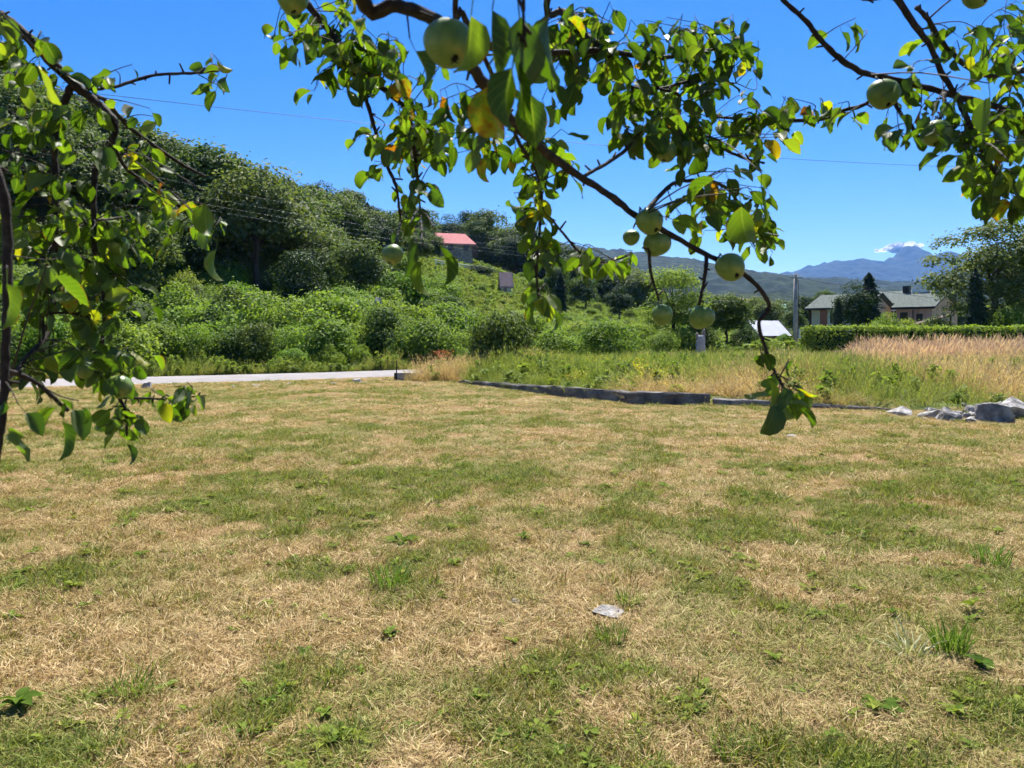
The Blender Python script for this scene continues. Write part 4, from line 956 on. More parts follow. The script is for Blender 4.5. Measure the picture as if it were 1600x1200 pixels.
# green verge on the far side of the road
m_ = 5200
t = rg.uniform(0, len(RD) - 2, m_); i0 = t.astype(int); fr = (t - i0)[:, None]; off = RW + .15 + np.abs(rg.normal(0, .8, m_))
Q = RD[i0] * (1 - fr) + RD[i0 + 1] * fr + RD_N[i0] * off[:, None]; X, Y = Q[:, 0], Q[:, 1]
k = (np.abs(X) < .85 * Y) & (road_dist(X, Y) > RW + .1) & (Y < 60) & (Y > 10); X, Y = X[k], Y[k]; n_ = len(X)
ix = np.where(rg.random(n_) < .6, rg.integers(3, 5, n_), np.where(rg.random(n_) < .5, rg.integers(7, 9, n_), rg.integers(0, 3, n_)))
hs = rg.uniform(.3, 1.0, n_) * np.clip(3.2 * (fbm(X * .6, Y * .6, 93, 3) - .25), .15, 1.5); ws = rg.uniform(.8, 1.4, n_)
scatter("verge_grass", ALL, np.stack([X, Y, ground_h(X, Y) - .02], 1), np.stack([rg.normal(0, .1, n_), rg.normal(0, .1, n_), rg.uniform(0, 6.28, n_)], 1), np.stack([ws, ws, hs], 1), ix, np.clip(rg.normal(.75, .2, n_), 0, 1), [M['hay'], M['lime']], "green grass verge along the far side of the road", "grass")

# rough grass over the slope behind the meadow
m_ = 16000
px = rg.uniform(560, 1280, m_); Y = np.sqrt(rg.uniform(44 ** 2, 135 ** 2, m_)); X = (px - CX) / F * Y
k = (road_dist(X, Y) > 2.4) & ~((X > 17) & (Y < 46)) & ((px > 680) | (Y > 95)); px, X, Y = px[k], X[k], Y[k]; n_ = len(X)
ix = np.where(rg.random(n_) < .5, rg.integers(3, 5, n_), np.where(rg.random(n_) < .8, rg.integers(7, 9, n_), rg.integers(0, 3, n_)))
ws = rg.uniform(2.0, 4.5, n_); hs = rg.uniform(.7, 1.7, n_)
scatter("slope_grass", ALL, np.stack([X, Y, ground_h(X, Y) - .05], 1), np.stack([rg.normal(0, .1, n_), rg.normal(0, .1, n_), rg.uniform(0, 6.28, n_)], 1), np.stack([ws, ws, hs], 1), ix, np.clip(1.0 + 1.4 * (fbm(X * .06, Y * .06, 91, 3) - .5) + rg.normal(0, .15, n_), 0, 1), [M['hay'], M['lime']], "rough green grass growing over the slope below the red roofed house", "grass")

# ------------------------------------------------------------------ single plants in the lawn
def lawn_thing(name, me, px, py, label, cat, s=1.0, rz=0):
    Y = 1.55 * F / (py - YH); x = (px - CX) / F * Y; o = ob(name, me, None, (x, Y, gz(x, Y))); o.scale = (s, s, s); o.rotation_euler = (0, 0, rz); return tag(o, label, cat)
clump = bmesh_("grass_clump", M['blade'], blades(51, 170, .19, .075, .6, .005, segs=3, curl=.4))
clump2 = bmesh_("grass_clump", M['blade'], blades(52, 110, .13, .08, .8, .005, segs=3, curl=.4))
dry = bmesh_("dry_tuft", M['paleblade'], blades(53, 46, .22, .06, 1.3, .009, segs=3, curl=.4))
lawn_thing("grass_clump", clump, 1485, 1022, "dense upright green grass clump at the right of the near lawn", "grass clump", 1.0)
lawn_thing("dry_grass_tuft", dry, 1422, 1030, "pale broad-bladed dry tuft just left of the dense clump", "grass clump", .85, 1.0)
lawn_thing("grass_clump", clump2, 1550, 880, "low spreading green clump near the right edge of the lawn", "grass clump", 1.35, .4)
lawn_thing("grass_clump", clump2, 985, 945, "fresh green grass clump just behind the half sunk stone", "grass clump", .9, 2.0)
lawn_thing("grass_clump", clump2, 955, 1000, "green grass clump just in front of the half sunk stone", "grass clump", .95, 3.0)
lawn_thing("grass_clump", clump2, 610, 915, "wide bright green grass patch left of centre in the lawn", "grass clump", 1.4, 1.1)
lawn_thing("grass_clump", clump2, 205, 1085, "ragged green grass clump in the lower left lawn", "grass clump", 1.0, 1.7)
lawn_thing("grass_clump", clump2, 1140, 1180, "green grass clump at the bottom edge right of centre", "grass clump", .8, .2)
lawn_thing("weed", rosette(61, 12, .15, .05, M['weed'], .7), 628, 850, "leafy rosette weed standing alone left of centre in the lawn", "weed", 1.0)
lawn_thing("weed", rosette(62, 9, .16, .055, M['weed'], .5), 1372, 1108, "dark broad-leaved weed in the lower right lawn", "weed", .8)
lawn_thing("weed", rosette(63, 8, .07, .05, M['weed'], .8, .04), 1530, 1050, "small round-leaved weed right of the dense grass clump", "weed", 1.0)
lawn_thing("weed", rosette(64, 10, .10, .045, M['weed'], .9, .05), 30, 1110, "leafy weed in the bottom left corner of the lawn", "weed", 1.0)
lawn_thing("weed", rosette(65, 9, .10, .03, M['weed'], 1.0, .08), 1520, 960, "narrow-leaved weed behind the dense grass clump", "weed", .8)
# rusty dock plants where the road disappears
def dock(seed, px, Y, h, label):
    x = (px - CX) / F * Y; root = thing("dock_plant", (x, Y, gz(x, Y)), label, "plant")
    V, Fs, lv = blades(seed, 26, h, .28, .3, .012, segs=2); ob("stems", mesh_np("stems", V, Fs, [M['hay']], {"lv": ('POINT', lv)}), root)
    rgx = np.random.default_rng(seed); n_ = 420; p = np.stack([rgx.normal(0, .2, n_), rgx.normal(0, .2, n_), rgx.uniform(.35, 1.05, n_) * h], 1); nn = rand_unit(rgx, n_)
    V, Fq, lv = cards(rgx, p, nn, rgx.uniform(.03, .07, n_), .6); ob("seed_heads", mesh_np("seed_heads", V, [Fq], [M['rust']], {"lv": ('POINT', lv)}), root)
M['rust'] = leafmat('rusty_seed_heads', [(0, (.20, .07, .03)), (.6, (.34, .13, .06)), (1, (.45, .22, .11))], trans=.3)
dock(81, 692, 27.6, .8, "rusty red dock plant where the road disappears")


# ------------------------------------------------------------------ the apple tree overhead
def appleleafmat():
    m, n, o = mat('apple_leaf')
    lv = attr(n, "lv").outputs["Fac"]; oi = n.nodes.new("ShaderNodeObjectInfo").outputs["Random"]
    r = math_(n, 'FRACT', math_(n, 'ADD', lv, oi))
    r2 = math_(n, 'FRACT', math_(n, 'MULTIPLY', r, 17.31))
    uv = n.nodes.new("ShaderNodeSeparateXYZ"); n.links.new(attr(n, "luv").outputs["Vector"], uv.inputs[0])
    av = math_(n, 'ABSOLUTE', uv.outputs[1])
    top = ramp(n, r2, [(0, (.018, .04, .006)), (.5, (.036, .072, .010)), (.9, (.08, .13, .02)), (1, (.14, .17, .028))])
    und = ramp(n, r2, [(0, (.055, .08, .035)), (1, (.11, .14, .065))])
    # veins: pale midrib and slanting side veins
    sv = math_(n, 'FRACT', math_(n, 'MULTIPLY_ADD', uv.outputs[0], 7.0, math_(n, 'MULTIPLY', av, -2.2)))
    vein = math_(n, 'MAXIMUM', math_(n, 'LESS_THAN', av, .045), math_(n, 'MULTIPLY', math_(n, 'LESS_THAN', sv, .10), .55))
    back = n.nodes.new("ShaderNodeNewGeometry").outputs["Backfacing"]
    col = mixc(n, back, top, und)
    col = mixc(n, math_(n, 'MULTIPLY', vein, .45), col, (.20, .24, .09))
    p3 = n.nodes.new("ShaderNodeTexCoord").outputs["Object"]
    vo = n.nodes.new("ShaderNodeVectorMath"); vo.operation = 'ADD'; n.links.new(p3, vo.inputs[0]); n.links.new(math_(n, 'MULTIPLY', r, 40), vo.inputs[1])
    spots = noise(n, 4.0, 4, .6, vo.outputs[0])
    yl = math_(n, 'GREATER_THAN', r, .968)
    ycol = ramp(n, spots, [(.36, (.16, .06, .012)), (.44, (.19, .13, .012)), (.52, (.20, .20, .018)), (.6, (.11, .16, .016))])
    col = mixc(n, yl, col, ycol)
    brown = math_(n, 'MULTIPLY', ramp(n, spots, [(.70, (0, 0, 0)), (.74, (1, 1, 1))]), math_(n, 'GREATER_THAN', r2, .55))
    col = mixc(n, brown, col, (.10, .045, .015))
    edge = math_(n, 'MULTIPLY', math_(n, 'GREATER_THAN', math_(n, 'ADD', av, math_(n, 'MULTIPLY', spots, .5)), 1.22), math_(n, 'GREATER_THAN', r2, .3))
    col = mixc(n, edge, col, (.12, .06, .02))
    pr = principled(n, None, col, .52, .28, bump(n, vein, .3, .001))
    t = n.nodes.new("ShaderNodeBsdfTranslucent")
    tc = mixc(n, 1.0, col, (2.9, 3.1, .45), 'MULTIPLY'); tc = mixc(n, back, tc, mixc(n, 1.0, mixc(n, yl, top, ycol), (2.9, 3.1, .45), 'MULTIPLY')); n.links.new(tc, t.inputs[0])
    mx = n.nodes.new("ShaderNodeMixShader"); mx.inputs[0].default_value = .42
    n.links.new(pr, mx.inputs[1]); n.links.new(t.outputs[0], mx.inputs[2]); n.links.new(mx.outputs[0], o.inputs[0]); return m
M['appleleaf'] = appleleafmat()
def applemat():
    m, n, o = mat('green_apple_skin'); c = coords(n)
    col = ramp(n, noise(n, 1.6, 3, .5, c), [(.3, (.085, .155, .03)), (.55, (.13, .215, .045)), (.75, (.20, .28, .08))])
    vr = n.nodes.new("ShaderNodeTexVoronoi"); vr.inputs["Scale"].default_value = 9; n.links.new(c, vr.inputs[0])
    col = mixc(n, math_(n, 'MULTIPLY', math_(n, 'LESS_THAN', vr.outputs[0], .10), .5), col, (.42, .44, .26))
    col = mixc(n, ramp(n, noise(n, 2.6, 5, .7, c, .5), [(.62, (0, 0, 0)), (.68, (.9, .9, .9))]), col, (.11, .075, .035))
    col = mixc(n, ramp(n, noise(n, .9, 2, .5, c), [(.55, (0, 0, 0)), (.8, (.45, .45, .45))]), col, (.26, .2, .06))
    p = n.nodes.new("ShaderNodeBsdfPrincipled"); n.links.new(col, p.inputs["Base Color"]); p.inputs["Roughness"].default_value = .42; p.inputs["Specular IOR Level"].default_value = .4
    p.inputs["Subsurface Weight"].default_value = .25; p.inputs["Subsurface Radius"].default_value = (.01, .012, .004); p.inputs["Subsurface Scale"].default_value = 1.0
    n.links.new(p.outputs[0], o.inputs[0]); return m
M['apple'] = applemat()
def leaf_shape(seed):
    """apple leaf along +X, length 1 from the blade base, petiole behind; folded and curled; returns V, F, uv"""
    rg = np.random.default_rng(seed); nx_, V, Q, UV = 6, [], [], []
    wd = rg.uniform(.22, .37); fold = rg.uniform(.1, .9); curl = rg.uniform(-.1, 1.5) * rg.choice([1, 1, 1, -.5]); tw = rg.normal(0, .35); wav = rg.uniform(.0, .07)
    p = np.zeros(3); th = .15
    for k in range(nx_ + 1):
        t = k / nx_; hw = wd * (math.sin(math.pi * min(1, t ** .82)) ** .75 + .02) * (1.0 if 0 < k < nx_ else .12)
        a = tw * (t - .2); up = np.array([-math.sin(th) * -1, 0, math.cos(th)]); nrm = np.array([math.sin(th), 0, math.cos(th)])
        for j, s in enumerate((-1, -.5, 0, .5, 1)):
            lat = np.array([0, math.cos(a), math.sin(a)]) * s * hw
            lift = nrm * (abs(s) * hw * fold + wav * math.sin(t * 9 + s * 3 + seed) * abs(s))
            V.append(p + lat + lift); UV.append((t, s, 0))
        p = p + np.array([math.cos(th), 0, -math.sin(th)]) / nx_; th += curl / nx_ * (1.5 * t + .4)
    for k in range(nx_):
        for j in range(4): Q.append((k * 5 + j, k * 5 + j + 1, k * 5 + j + 6, k * 5 + j + 5))
    b = len(V); r = .013                                    # petiole
    for (xx, zz) in ((-.32, .10), (0, 0)):
        for q in range(3): V.append(np.array([xx, math.cos(q * 2.1) * r, zz + math.sin(q * 2.1) * r])); UV.append((.5, 0, 0))
    for q in range(3): Q.append((b + q, b + (q + 1) % 3, b + 3 + (q + 1) % 3, b + 3 + q))
    V = np.array(V); V[:, 0] += .32; V[:, 2] -= .10
    return V, np.array(Q), np.array(UV)
LS = [leaf_shape(s) for s in range(300, 314)]
LM = [mesh_np("leaf", v, [q], [M['appleleaf']], {"lv": ('POINT', np.full(len(v), i / 14.0)), "luv": ('POINT', uv)}, smooth=True) for i, (v, q, uv) in enumerate(LS)]
def apple_mesh(seed):
    rg = random.Random(seed); prof = []
    for k in range(13):
        a = math.pi * (0, .03, .08, .15, .25, .36, .47, .58, .69, .80, .90, .965, 1)[k]; r = math.sin(a) ** .85 * (1 + .05 * math.cos(a)); z = math.cos(a) * .92
        if k < 2: z -= .16 * (1 - k / 2) ** 1.0
        if k > 10: z += .14 * (1 - (12 - k) / 2)
        prof.append((max(r, .012), z))
    n_ = 18; V = []; Q = []; mi = []
    for (r, z) in prof:
        for j in range(n_): th = 6.2832 * j / n_; q = 1 + .03 * math.cos(5 * th + seed) * (1 if z < 0 else .3) + .02 * math.cos(2 * th + seed * 2); V.append((r * q * math.cos(th) * 1.03 + .05 * z, r * q * math.sin(th) * .95, z * (1 + .09 * math.cos(th + seed))))
    for k in range(12):
        for j in range(n_): j2 = (j + 1) % n_; Q.append((k * n_ + j, (k + 1) * n_ + j, (k + 1) * n_ + j2, k * n_ + j2)); mi.append(0 if k < 11 else 1)
    mb = MB(); mb.tube([(0, 0, .70), (.03, .02, 1.0), (.08, .03, 1.35)], [.045, .035, .05], 6)
    for j in range(5): th = 1.257 * j; mb.tube([(.07 * math.cos(th), .07 * math.sin(th), -.76), (.12 * math.cos(th), .12 * math.sin(th), -.93), (.2 * math.cos(th), .2 * math.sin(th), -1.0)], [.04, .03, .008], 4)
    b = len(V); me = bpy.data.meshes.new("apple"); me.from_pydata(V + mb.v, [], Q + [tuple(b + i for i in f) for f in mb.f]); me.materials.append(M['apple']); me.materials.append(M['applebark'])
    me.polygons.foreach_set("material_index", mi + [1] * len(mb.f)); me.polygons.foreach_set("use_smooth", [True] * len(me.polygons)); me.update(); return me
AM = [apple_mesh(s) for s in (1, 2, 3)]

AT = thing("apple_tree", (0.7, -1.9, 0), "old apple tree whose fruiting branches hang into view overhead", "tree")
AO = Vector((0.7, -1.9, 0))
mb = MB(); mb.tube(catmull([(0, 0, -.2), (.02, .05, .6), (-.05, .1, 1.2), (-.02, .15, 1.75)], 3), [.19, .17, .16, .15, .15, .14, .14, .14, .13, .13], 10); mb.build("trunk", M['applebark'], AT, True)
RA = random.Random(2024); RG = np.random.default_rng(2024)
LEAVES = []        # (size_px, position, direction, roll, length, shape, branch)
BR = {}
def branch(key, pts, w, root=None):
    if key[0] == 'l': pts = [(a_, b_, c_ * 1.32) for a_, b_, c_ in pts]
    """pts (px, py, depth), w widths in photo pixels at each point; root: extra world points leading back to the trunk"""
    wp = [P(*q) for q in pts]; rad = [max(.0011, ww * q[2] / F / 2) for ww, q in zip(w, pts)]
    if root: wp = [np.array(q[:3]) for q in root] + wp; rad = [q[3] for q in root] + rad
    sp = catmull(wp, 5); rr_ = np.interp(np.linspace(0, len(wp) - 1, len(sp)), range(len(wp)), rad)
    jit = [0.10 * rr_[i] for i in range(len(sp))]
    sp = [q + RG.normal(0, 1, 3) * j for q, j in zip(sp, jit)]
    rr_ = [r * RA.uniform(.9, 1.14) for r in rr_]
    BR[key] = dict(pts=np.array(sp), rad=rr_, mb=MB(), wp=wp)
    BR[key]['mb'].tube([Vector(q) - AO for q in sp], rr_, 8)
    return BR[key]
B = branch
B('m1', [(560, -20, .82), (620, 8, .85), (680, 32, .90), (735, 100, .98), (770, 150, 1.05), (800, 190, 1.10), (860, 243, 1.20), (905, 276, 1.25), (950, 303, 1.30), (990, 334, 1.34), (1040, 362, 1.36), (1100, 396, 1.38), (1150, 420, 1.39), (1182, 446, 1.39), (1202, 478, 1.40), (1186, 504, 1.40), (1196, 545, 1.40), (1214, 588, 1.40), (1224, 602, 1.40)],
  [24, 23, 22, 19, 18, 16, 14, 12, 11, 10, 9.5, 9, 8, 7.5, 7, 6, 5, 4.5, 3.5], [(.65, -1.75, 1.7, .075), (.35, -1.0, 2.15, .045), (-.02, -.2, 2.25, .028), (-.15, .45, 2.1, .018)])
B('m2', [(440, -40, 1.45), (475, 0, 1.48), (510, 43, 1.5), (560, 105, 1.52), (613, 150, 1.54), (635, 172, 1.55), (645, 215, 1.55), (652, 280, 1.55), (657, 332, 1.55)], [13, 12, 12, 11, 9, 8, 7, 5, 3], [(.66, -1.76, 1.65, .06), (.0, -.7, 2.35, .035), (-.35, .4, 2.45, .02)])
B('m3', [(560, 105, 1.52), (566, 130, 1.52), (576, 168, 1.53), (590, 216, 1.54), (606, 262, 1.55), (619, 292, 1.55), (626, 345, 1.55)], [7, 7, 7, 6, 6, 5, 3])
B('m5', [(712, -30, 1.05), (722, 20, 1.08), (750, 77, 1.12), (772, 125, 1.15), (790, 190, 1.2)], [9, 9, 8, 7, 3], [(.68, -1.74, 1.7, .05), (.3, -.6, 2.3, .025), (0, .4, 2.35, .012)])
B('m6', [(700, 32, .95), (760, 72, 1.1), (827, 83, 1.2), (880, 82, 1.25), (940, 80, 1.3), (1020, 90, 1.35), (1080, 84, 1.45), (1150, 70, 1.55)], [12, 11, 10, 9, 9, 8, 5, 3])
B('m7', [(860, -30, 1.4), (880, 20, 1.4), (910, 50, 1.35), (948, 82, 1.31), (985, 135, 1.4), (1005, 170, 1.45)], [12, 11, 10, 9, 5, 3], [(.7, -1.72, 1.7, .05), (.5, -.5, 2.4, .03), (.2, .6, 2.5, .014)])
B('m8', [(985, 135, 1.4), (1030, 138, 1.45), (1085, 126, 1.5), (1150, 130, 1.55)], [5, 5, 4, 2])
B('m8b', [(1030, 138, 1.45), (1062, 150, 1.45), (1055, 180, 1.45), (1043, 222, 1.45)], [5, 5, 4, 3])
B('m9', [(908, 278, 1.25), (925, 268, 1.27), (950, 254, 1.3), (985, 227, 1.34), (1000, 195, 1.38)], [7, 6, 6, 6, 3])
B('m10', [(1000, 338, 1.34), (1013, 325, 1.36), (1050, 288, 1.42), (1080, 282, 1.45), (1116, 284, 1.5), (1150, 310, 1.6), (1165, 360, 1.7), (1180, 385, 1.75)], [7, 7, 7, 6, 6, 4, 3, 2])
B('m10b', [(1105, 212, 1.5), (1130, 232, 1.55), (1165, 248, 1.6), (1195, 255, 1.6)], [5, 5, 4, 3])
B('m12', [(1680, 200, 1.42), (1600, 181, 1.45), (1560, 168, 1.47), (1500, 152, 1.49), (1440, 135, 1.5), (1385, 121, 1.5), (1345, 112, 1.5), (1310, 90, 1.5), (1280, 60, 1.5), (1262, 35, 1.5), (1225, 0, 1.5), (1205, -25, 1.5)], [12, 11, 11, 10, 9, 9, 9, 9, 8, 8, 7, 5], [(.72, -1.74, 1.7, .065), (1.3, -.7, 2.25, .04), (1.5, .5, 2.2, .022)])
B('m13', [(1370, -50, 1.4), (1400, -5, 1.4), (1430, 40, 1.4), (1455, 75, 1.41), (1475, 120, 1.42), (1500, 160, 1.43), (1515, 195, 1.43), (1530, 225, 1.43), (1550, 262, 1.43), (1578, 298, 1.42)], [11, 10, 10, 9, 9, 9, 8, 7, 6, 4], [(.73, -1.73, 1.65, .06), (.95, -.6, 2.4, .035), (.8, .5, 2.4, .018)])
B('m14', [(1432, 12, 1.42), (1450, 30, 1.45), (1480, 75, 1.5), (1532, 117, 1.55), (1600, 112, 1.6), (1650, 105, 1.65)], [7, 7, 7, 6, 6, 5])
B('m11', [(1392, 124, 1.5), (1353, 162, 1.55), (1320, 172, 1.57), (1290, 184, 1.6), (1260, 188, 1.6), (1200, 187, 1.62), (1103, 182, 1.65)], [6, 6, 6, 6, 6, 6, 3])
B('m15', [(1385, 121, 1.5), (1402, 168, 1.48), (1425, 198, 1.46), (1436, 215, 1.45)], [7, 6, 6, 4])
B('m16', [(1475, 145, 1.48), (1475, 165, 1.46), (1468, 188, 1.44)], [7, 6, 5])
B('c1', [(800, 192, 1.12), (812, 225, 1.2), (836, 262, 1.3), (846, 300, 1.38), (844, 350, 1.4), (839, 420, 1.4), (841, 466, 1.4)], [6, 6, 5, 5, 4, 4, 3])
B('c2', [(845, 320, 1.4), (860, 340, 1.45), (885, 371, 1.5), (911, 398, 1.52), (945, 410, 1.55), (985, 398, 1.6)], [4, 4, 4, 4, 3, 2])
B('c2b', [(842, 400, 1.4), (870, 410, 1.45), (900, 414, 1.5), (950, 412, 1.55)], [4, 4, 3, 2])
B('c3', [(1016, 352, 1.36), (1014, 390, 1.36), (1018, 430, 1.36), (1030, 470, 1.36)], [6, 5, 5, 3])
B('c4', [(1104, 398, 1.38), (1103, 420, 1.37), (1098, 450, 1.36), (1092, 478, 1.36)], [7, 6, 5, 5])
B('l1', [(-60, -20, .95), (0, 25, 1.0), (35, 50, 1.02), (70, 85, 1.03), (112, 128, 1.05), (150, 160, 1.06), (174, 184, 1.06), (180, 206, 1.06), (166, 235, 1.06), (151, 260, 1.06), (146, 300, 1.06), (147, 350, 1.06), (149, 400, 1.07), (163, 470, 1.08), (160, 545, 1.1), (168, 585, 1.12), (186, 622, 1.13), (198, 645, 1.13), (198, 682, 1.13)], [18, 17, 16, 16, 15, 14, 13, 12, 11, 10, 9, 8, 8, 6, 5, 5, 5, 4, 3], [(.65, -1.78, 1.6, .07), (-.3, -1.2, 2.3, .045), (-.9, .2, 2.4, .025)])
B('l2', [(122, 136, 1.05), (140, 139, 1.07), (172, 137, 1.1), (210, 126, 1.13), (245, 117, 1.15), (280, 115, 1.16), (320, 113, 1.18), (342, 106, 1.2)], [6, 6, 5, 5, 5, 5, 4, 3])
B('l3', [(138, 150, 1.06), (162, 155, 1.1), (186, 182, 1.15), (210, 205, 1.2), (250, 234, 1.25), (290, 260, 1.28), (322, 276, 1.3)], [8, 7, 7, 7, 6, 5, 3])
B('l4', [(112, 134, 1.05), (98, 165, 1.05), (87, 187, 1.05), (86, 250, 1.05), (86, 320, 1.05), (86, 400, 1.05), (85, 445, 1.05), (74, 520, 1.0), (40, 560, .95), (12, 603, .9)], [11, 10, 10, 10, 9, 9, 9, 7, 6, 6])
B('l5', [(176, 226, 1.06), (200, 265, 1.1), (250, 300, 1.15), (290, 330, 1.18), (330, 358, 1.2)], [6, 6, 5, 5, 3])
B('l6', [(-230, -30, .84), (-90, 140, .82), (-18, 240, .8), (6, 310, .8), (12, 400, .8), (11, 480, .8), (8, 560, .8), (5, 640, .8), (0, 690, .8), (-6, 740, .8)], [15, 15, 15, 15, 14, 14, 13, 11, 8, 5], [(.63, -1.8, 1.6, .055), (-.4, -1.2, 2.15, .035), (-1.0, .1, 2.15, .02)])
B('l7', [(8, 578, .8), (32, 586, .82), (60, 600, .84), (90, 627, .86), (107, 642, .87)], [8, 8, 7, 6, 6])
B('l8', [(72, 525, 1.0), (66, 495, 1.02), (95, 489, 1.03), (130, 491, 1.05)], [6, 6, 5, 4])
B('l9', [(188, 622, 1.13), (215, 622, 1.15), (260, 623, 1.17), (322, 618, 1.2)], [4, 4, 3, 2])
B('l10', [(86, 380, 1.05), (110, 392, 1.06), (142, 410, 1.07)], [5, 4, 3])
B('l11', [(147, 345, 1.06), (190, 340, 1.12), (225, 330, 1.15)], [5, 4, 3])

B('n1', [(690, -70, .76), (740, -45, .75), (790, -28, .74), (815, 10, .74), (818, 45, .74), (815, 62, .74)], [7, 6, 6, 5, 4, 3], [(-.02, .1, 2.22, .012), (-.06, .45, 2.16, .006)])
# unseen crown above the view shades the hanging leaves; last two limbs added for shade
for i_, q_ in enumerate(((-1.1, 1.0, 3.1), (-.35, 1.5, 3.0), (.35, 1.3, 3.1), (1.0, 1.4, 3.0), (.1, .3, 3.5), (-.7, .2, 3.3), (1.1, .4, 3.3), (.05, 1.15, 2.75), (-.08, 1.4, 2.7))):
    BR_ = dict(pts=np.array(catmull([(.66, -1.76, 1.65), (.4 * q_[0] + .3, q_[1] * .3 - .8, 2.6), q_], 6)), mb=MB()); BR_['rad'] = list(np.linspace(.04, .006, len(BR_['pts']))); BR_['mb'].tube([Vector(t_) - AO for t_ in BR_['pts']], BR_['rad'], 7); BR['u%d' % i_] = BR_
ALLP = [(k, i) for k in BR for i in range(len(BR[k]['pts']))]; ALLX = np.array([BR[k]['pts'][i] for k, i in ALLP]); SPX = np.stack([CX + F * ALLX[:, 0] / np.maximum(ALLX[:, 1], .2), YH - F * (ALLX[:, 2] - CZ) / np.maximum(ALLX[:, 1], .2)], 1)
def add_leaf(pos_, key, ln, dirv=None, roll=None, shape=None):
    if dirv is None:
        a = RA.uniform(0, 6.283); dn = RA.uniform(.15, 1.5); dirv = Vector((math.cos(a), math.sin(a), -dn)).normalized()
    LEAVES.append((ln / max(.3, pos_[1]), Vector(pos_), Vector(dirv), RA.gauss(0, .9) if roll is None else roll, ln, RA.randrange(14) if shape is None else shape, key))
def twig(key, i, target, n_leaf, size, r0=.0013):
    """short shoot from branch point to target with leaves in turn along it"""
    b = BR[key]; s = b['pts'][i]; e = np.asarray(target); L = np.linalg.norm(e - s)
    mid = (s + e) / 2 + RG.normal(0, .12, 3) * L + np.array([0, 0, .06 * L])
    pts = catmull([s, mid, e], 4); r0 = min(b['rad'][i] * .8, r0)
    b['mb'].tube([Vector(q) - AO for q in pts], list(np.linspace(r0, r0 * .55, len(pts))), 5)
    for k in range(n_leaf):
        t = 1 - (k + RA.random() * .6 * (k > 0)) / max(1, n_leaf) * .8; j = min(len(pts) - 1, max(1, int(t * (len(pts) - 1) + .5)))
        q = pts[j] + RG.normal(0, .001, 3); add_leaf(q, key, size * RA.uniform(.6, 1.25))
def zone(cx, cy, rx, ry, n, dep, size=.058, keys=None, per=4):
    if keys[0][0] == 'l': dep *= 1.32; n = int(n * 1.75); size *= .70
    else: size *= .69; n = int(n * 1.7)
    sel = np.array([keys is None or k in keys for k, i in ALLP])
    cand = np.where(sel)[0]; left = n
    while left > 0:
        a = RA.uniform(0, 6.283); r = math.sqrt(RA.random()); tx, ty = cx + rx * r * math.cos(a), cy + ry * r * math.sin(a); D = dep * RA.uniform(.9, 1.12)
        t = P(tx, ty, D); dd = np.linalg.norm(ALLX[cand] - t, axis=1) + (ALLX[cand, 1] < .5) * 9
        # the shoot starts at one of the nearest branch points
        near = cand[np.argsort(dd)[:6]]; j = near[RA.randrange(len(near))]; k, i = ALLP[j]
        m = min(left, RA.choice((per - 1, per, per + 1))); twig(k, i, t, m, size); left -= m
Z = zone
Z(500, 40, 85, 50, 46, 1.45, keys=('m2',)); Z(590, 70, 70, 55, 42, 1.42, keys=('m2', 'm1')); Z(650, 130, 60, 50, 34, 1.4, keys=('m2', 'm1'))
Z(510, 150, 30, 40, 9, 1.5, keys=('m2',)); Z(600, 240, 45, 60, 24, 1.55, keys=('m3', 'm2')); Z(670, 240, 45, 60, 30, 1.52, keys=('m2',)); Z(650, 320, 40, 40, 14, 1.5, keys=('m2', 'm3'))
Z(740, 190, 55, 50, 26, 1.3, keys=('m5', 'm2')); Z(760, 240, 25, 30, 8, 1.3, keys=('m5',))
Z(850, 165, 45, 35, 22, 1.35, keys=('c1', 'm6', 'm1')); Z(860, 215, 40, 35, 16, 1.35, keys=('c1', 'm1'))
Z(825, 300, 40, 40, 20, 1.38, keys=('c1',)); Z(850, 370, 30, 40, 12, 1.4, keys=('c1', 'c2')); Z(845, 460, 20, 20, 5, 1.38, .07, keys=('c1',))
Z(900, 395, 50, 20, 14, 1.5, keys=('c2', 'c2b')); Z(965, 402, 30, 18, 14, 1.58, keys=('c2', 'c2b'))
Z(890, 40, 60, 45, 30, 1.3, keys=('m7', 'm6')); Z(960, 40, 60, 40, 30, 1.35, keys=('m7', 'm6')); Z(1050, 55, 60, 45, 36, 1.45, keys=('m6',)); Z(1130, 60, 60, 50, 34, 1.55, keys=('m6', 'm8'))
Z(950, 130, 50, 45, 30, 1.38, keys=('m7', 'm8', 'm6')); Z(1010, 165, 60, 40, 40, 1.42, keys=('m8', 'm8b', 'm7', 'm9')); Z(1080, 130, 60, 40, 34, 1.5, keys=('m8', 'm8b')); Z(1060, 220, 55, 40, 34, 1.45, keys=('m8b', 'm9'))
Z(1120, 190, 60, 30, 20, 1.6, keys=('m11',)); Z(1210, 175, 55, 40, 30, 1.6, keys=('m11',)); Z(1190, 225, 40, 25, 10, 1.58, keys=('m10b', 'm11'))
Z(1110, 330, 50, 35, 26, 1.6, keys=('m10',)); Z(1170, 330, 40, 50, 26, 1.65, keys=('m10',)); Z(1195, 390, 25, 20, 10, 1.72, keys=('m10',)); Z(1165, 285, 45, 25, 8, 1.3, .07, keys=('m10', 'm10b'))
Z(1215, 590, 30, 35, 7, 1.38, .075, keys=('m1',)); Z(1235, 620, 28, 25, 6, 1.38, .075, keys=('m1',)); Z(1330, 40, 22, 25, 4, 1.5, keys=('m12',)); Z(1290, 175, 40, 30, 9, 1.6, keys=('m11',))
Z(1400, 200, 35, 40, 12, 1.48, .06, keys=('m15', 'm12')); Z(1440, 130, 30, 25, 8, 1.5, keys=('m12', 'm13')); Z(1490, 200, 40, 40, 22, 1.42, keys=('m13', 'm12'))
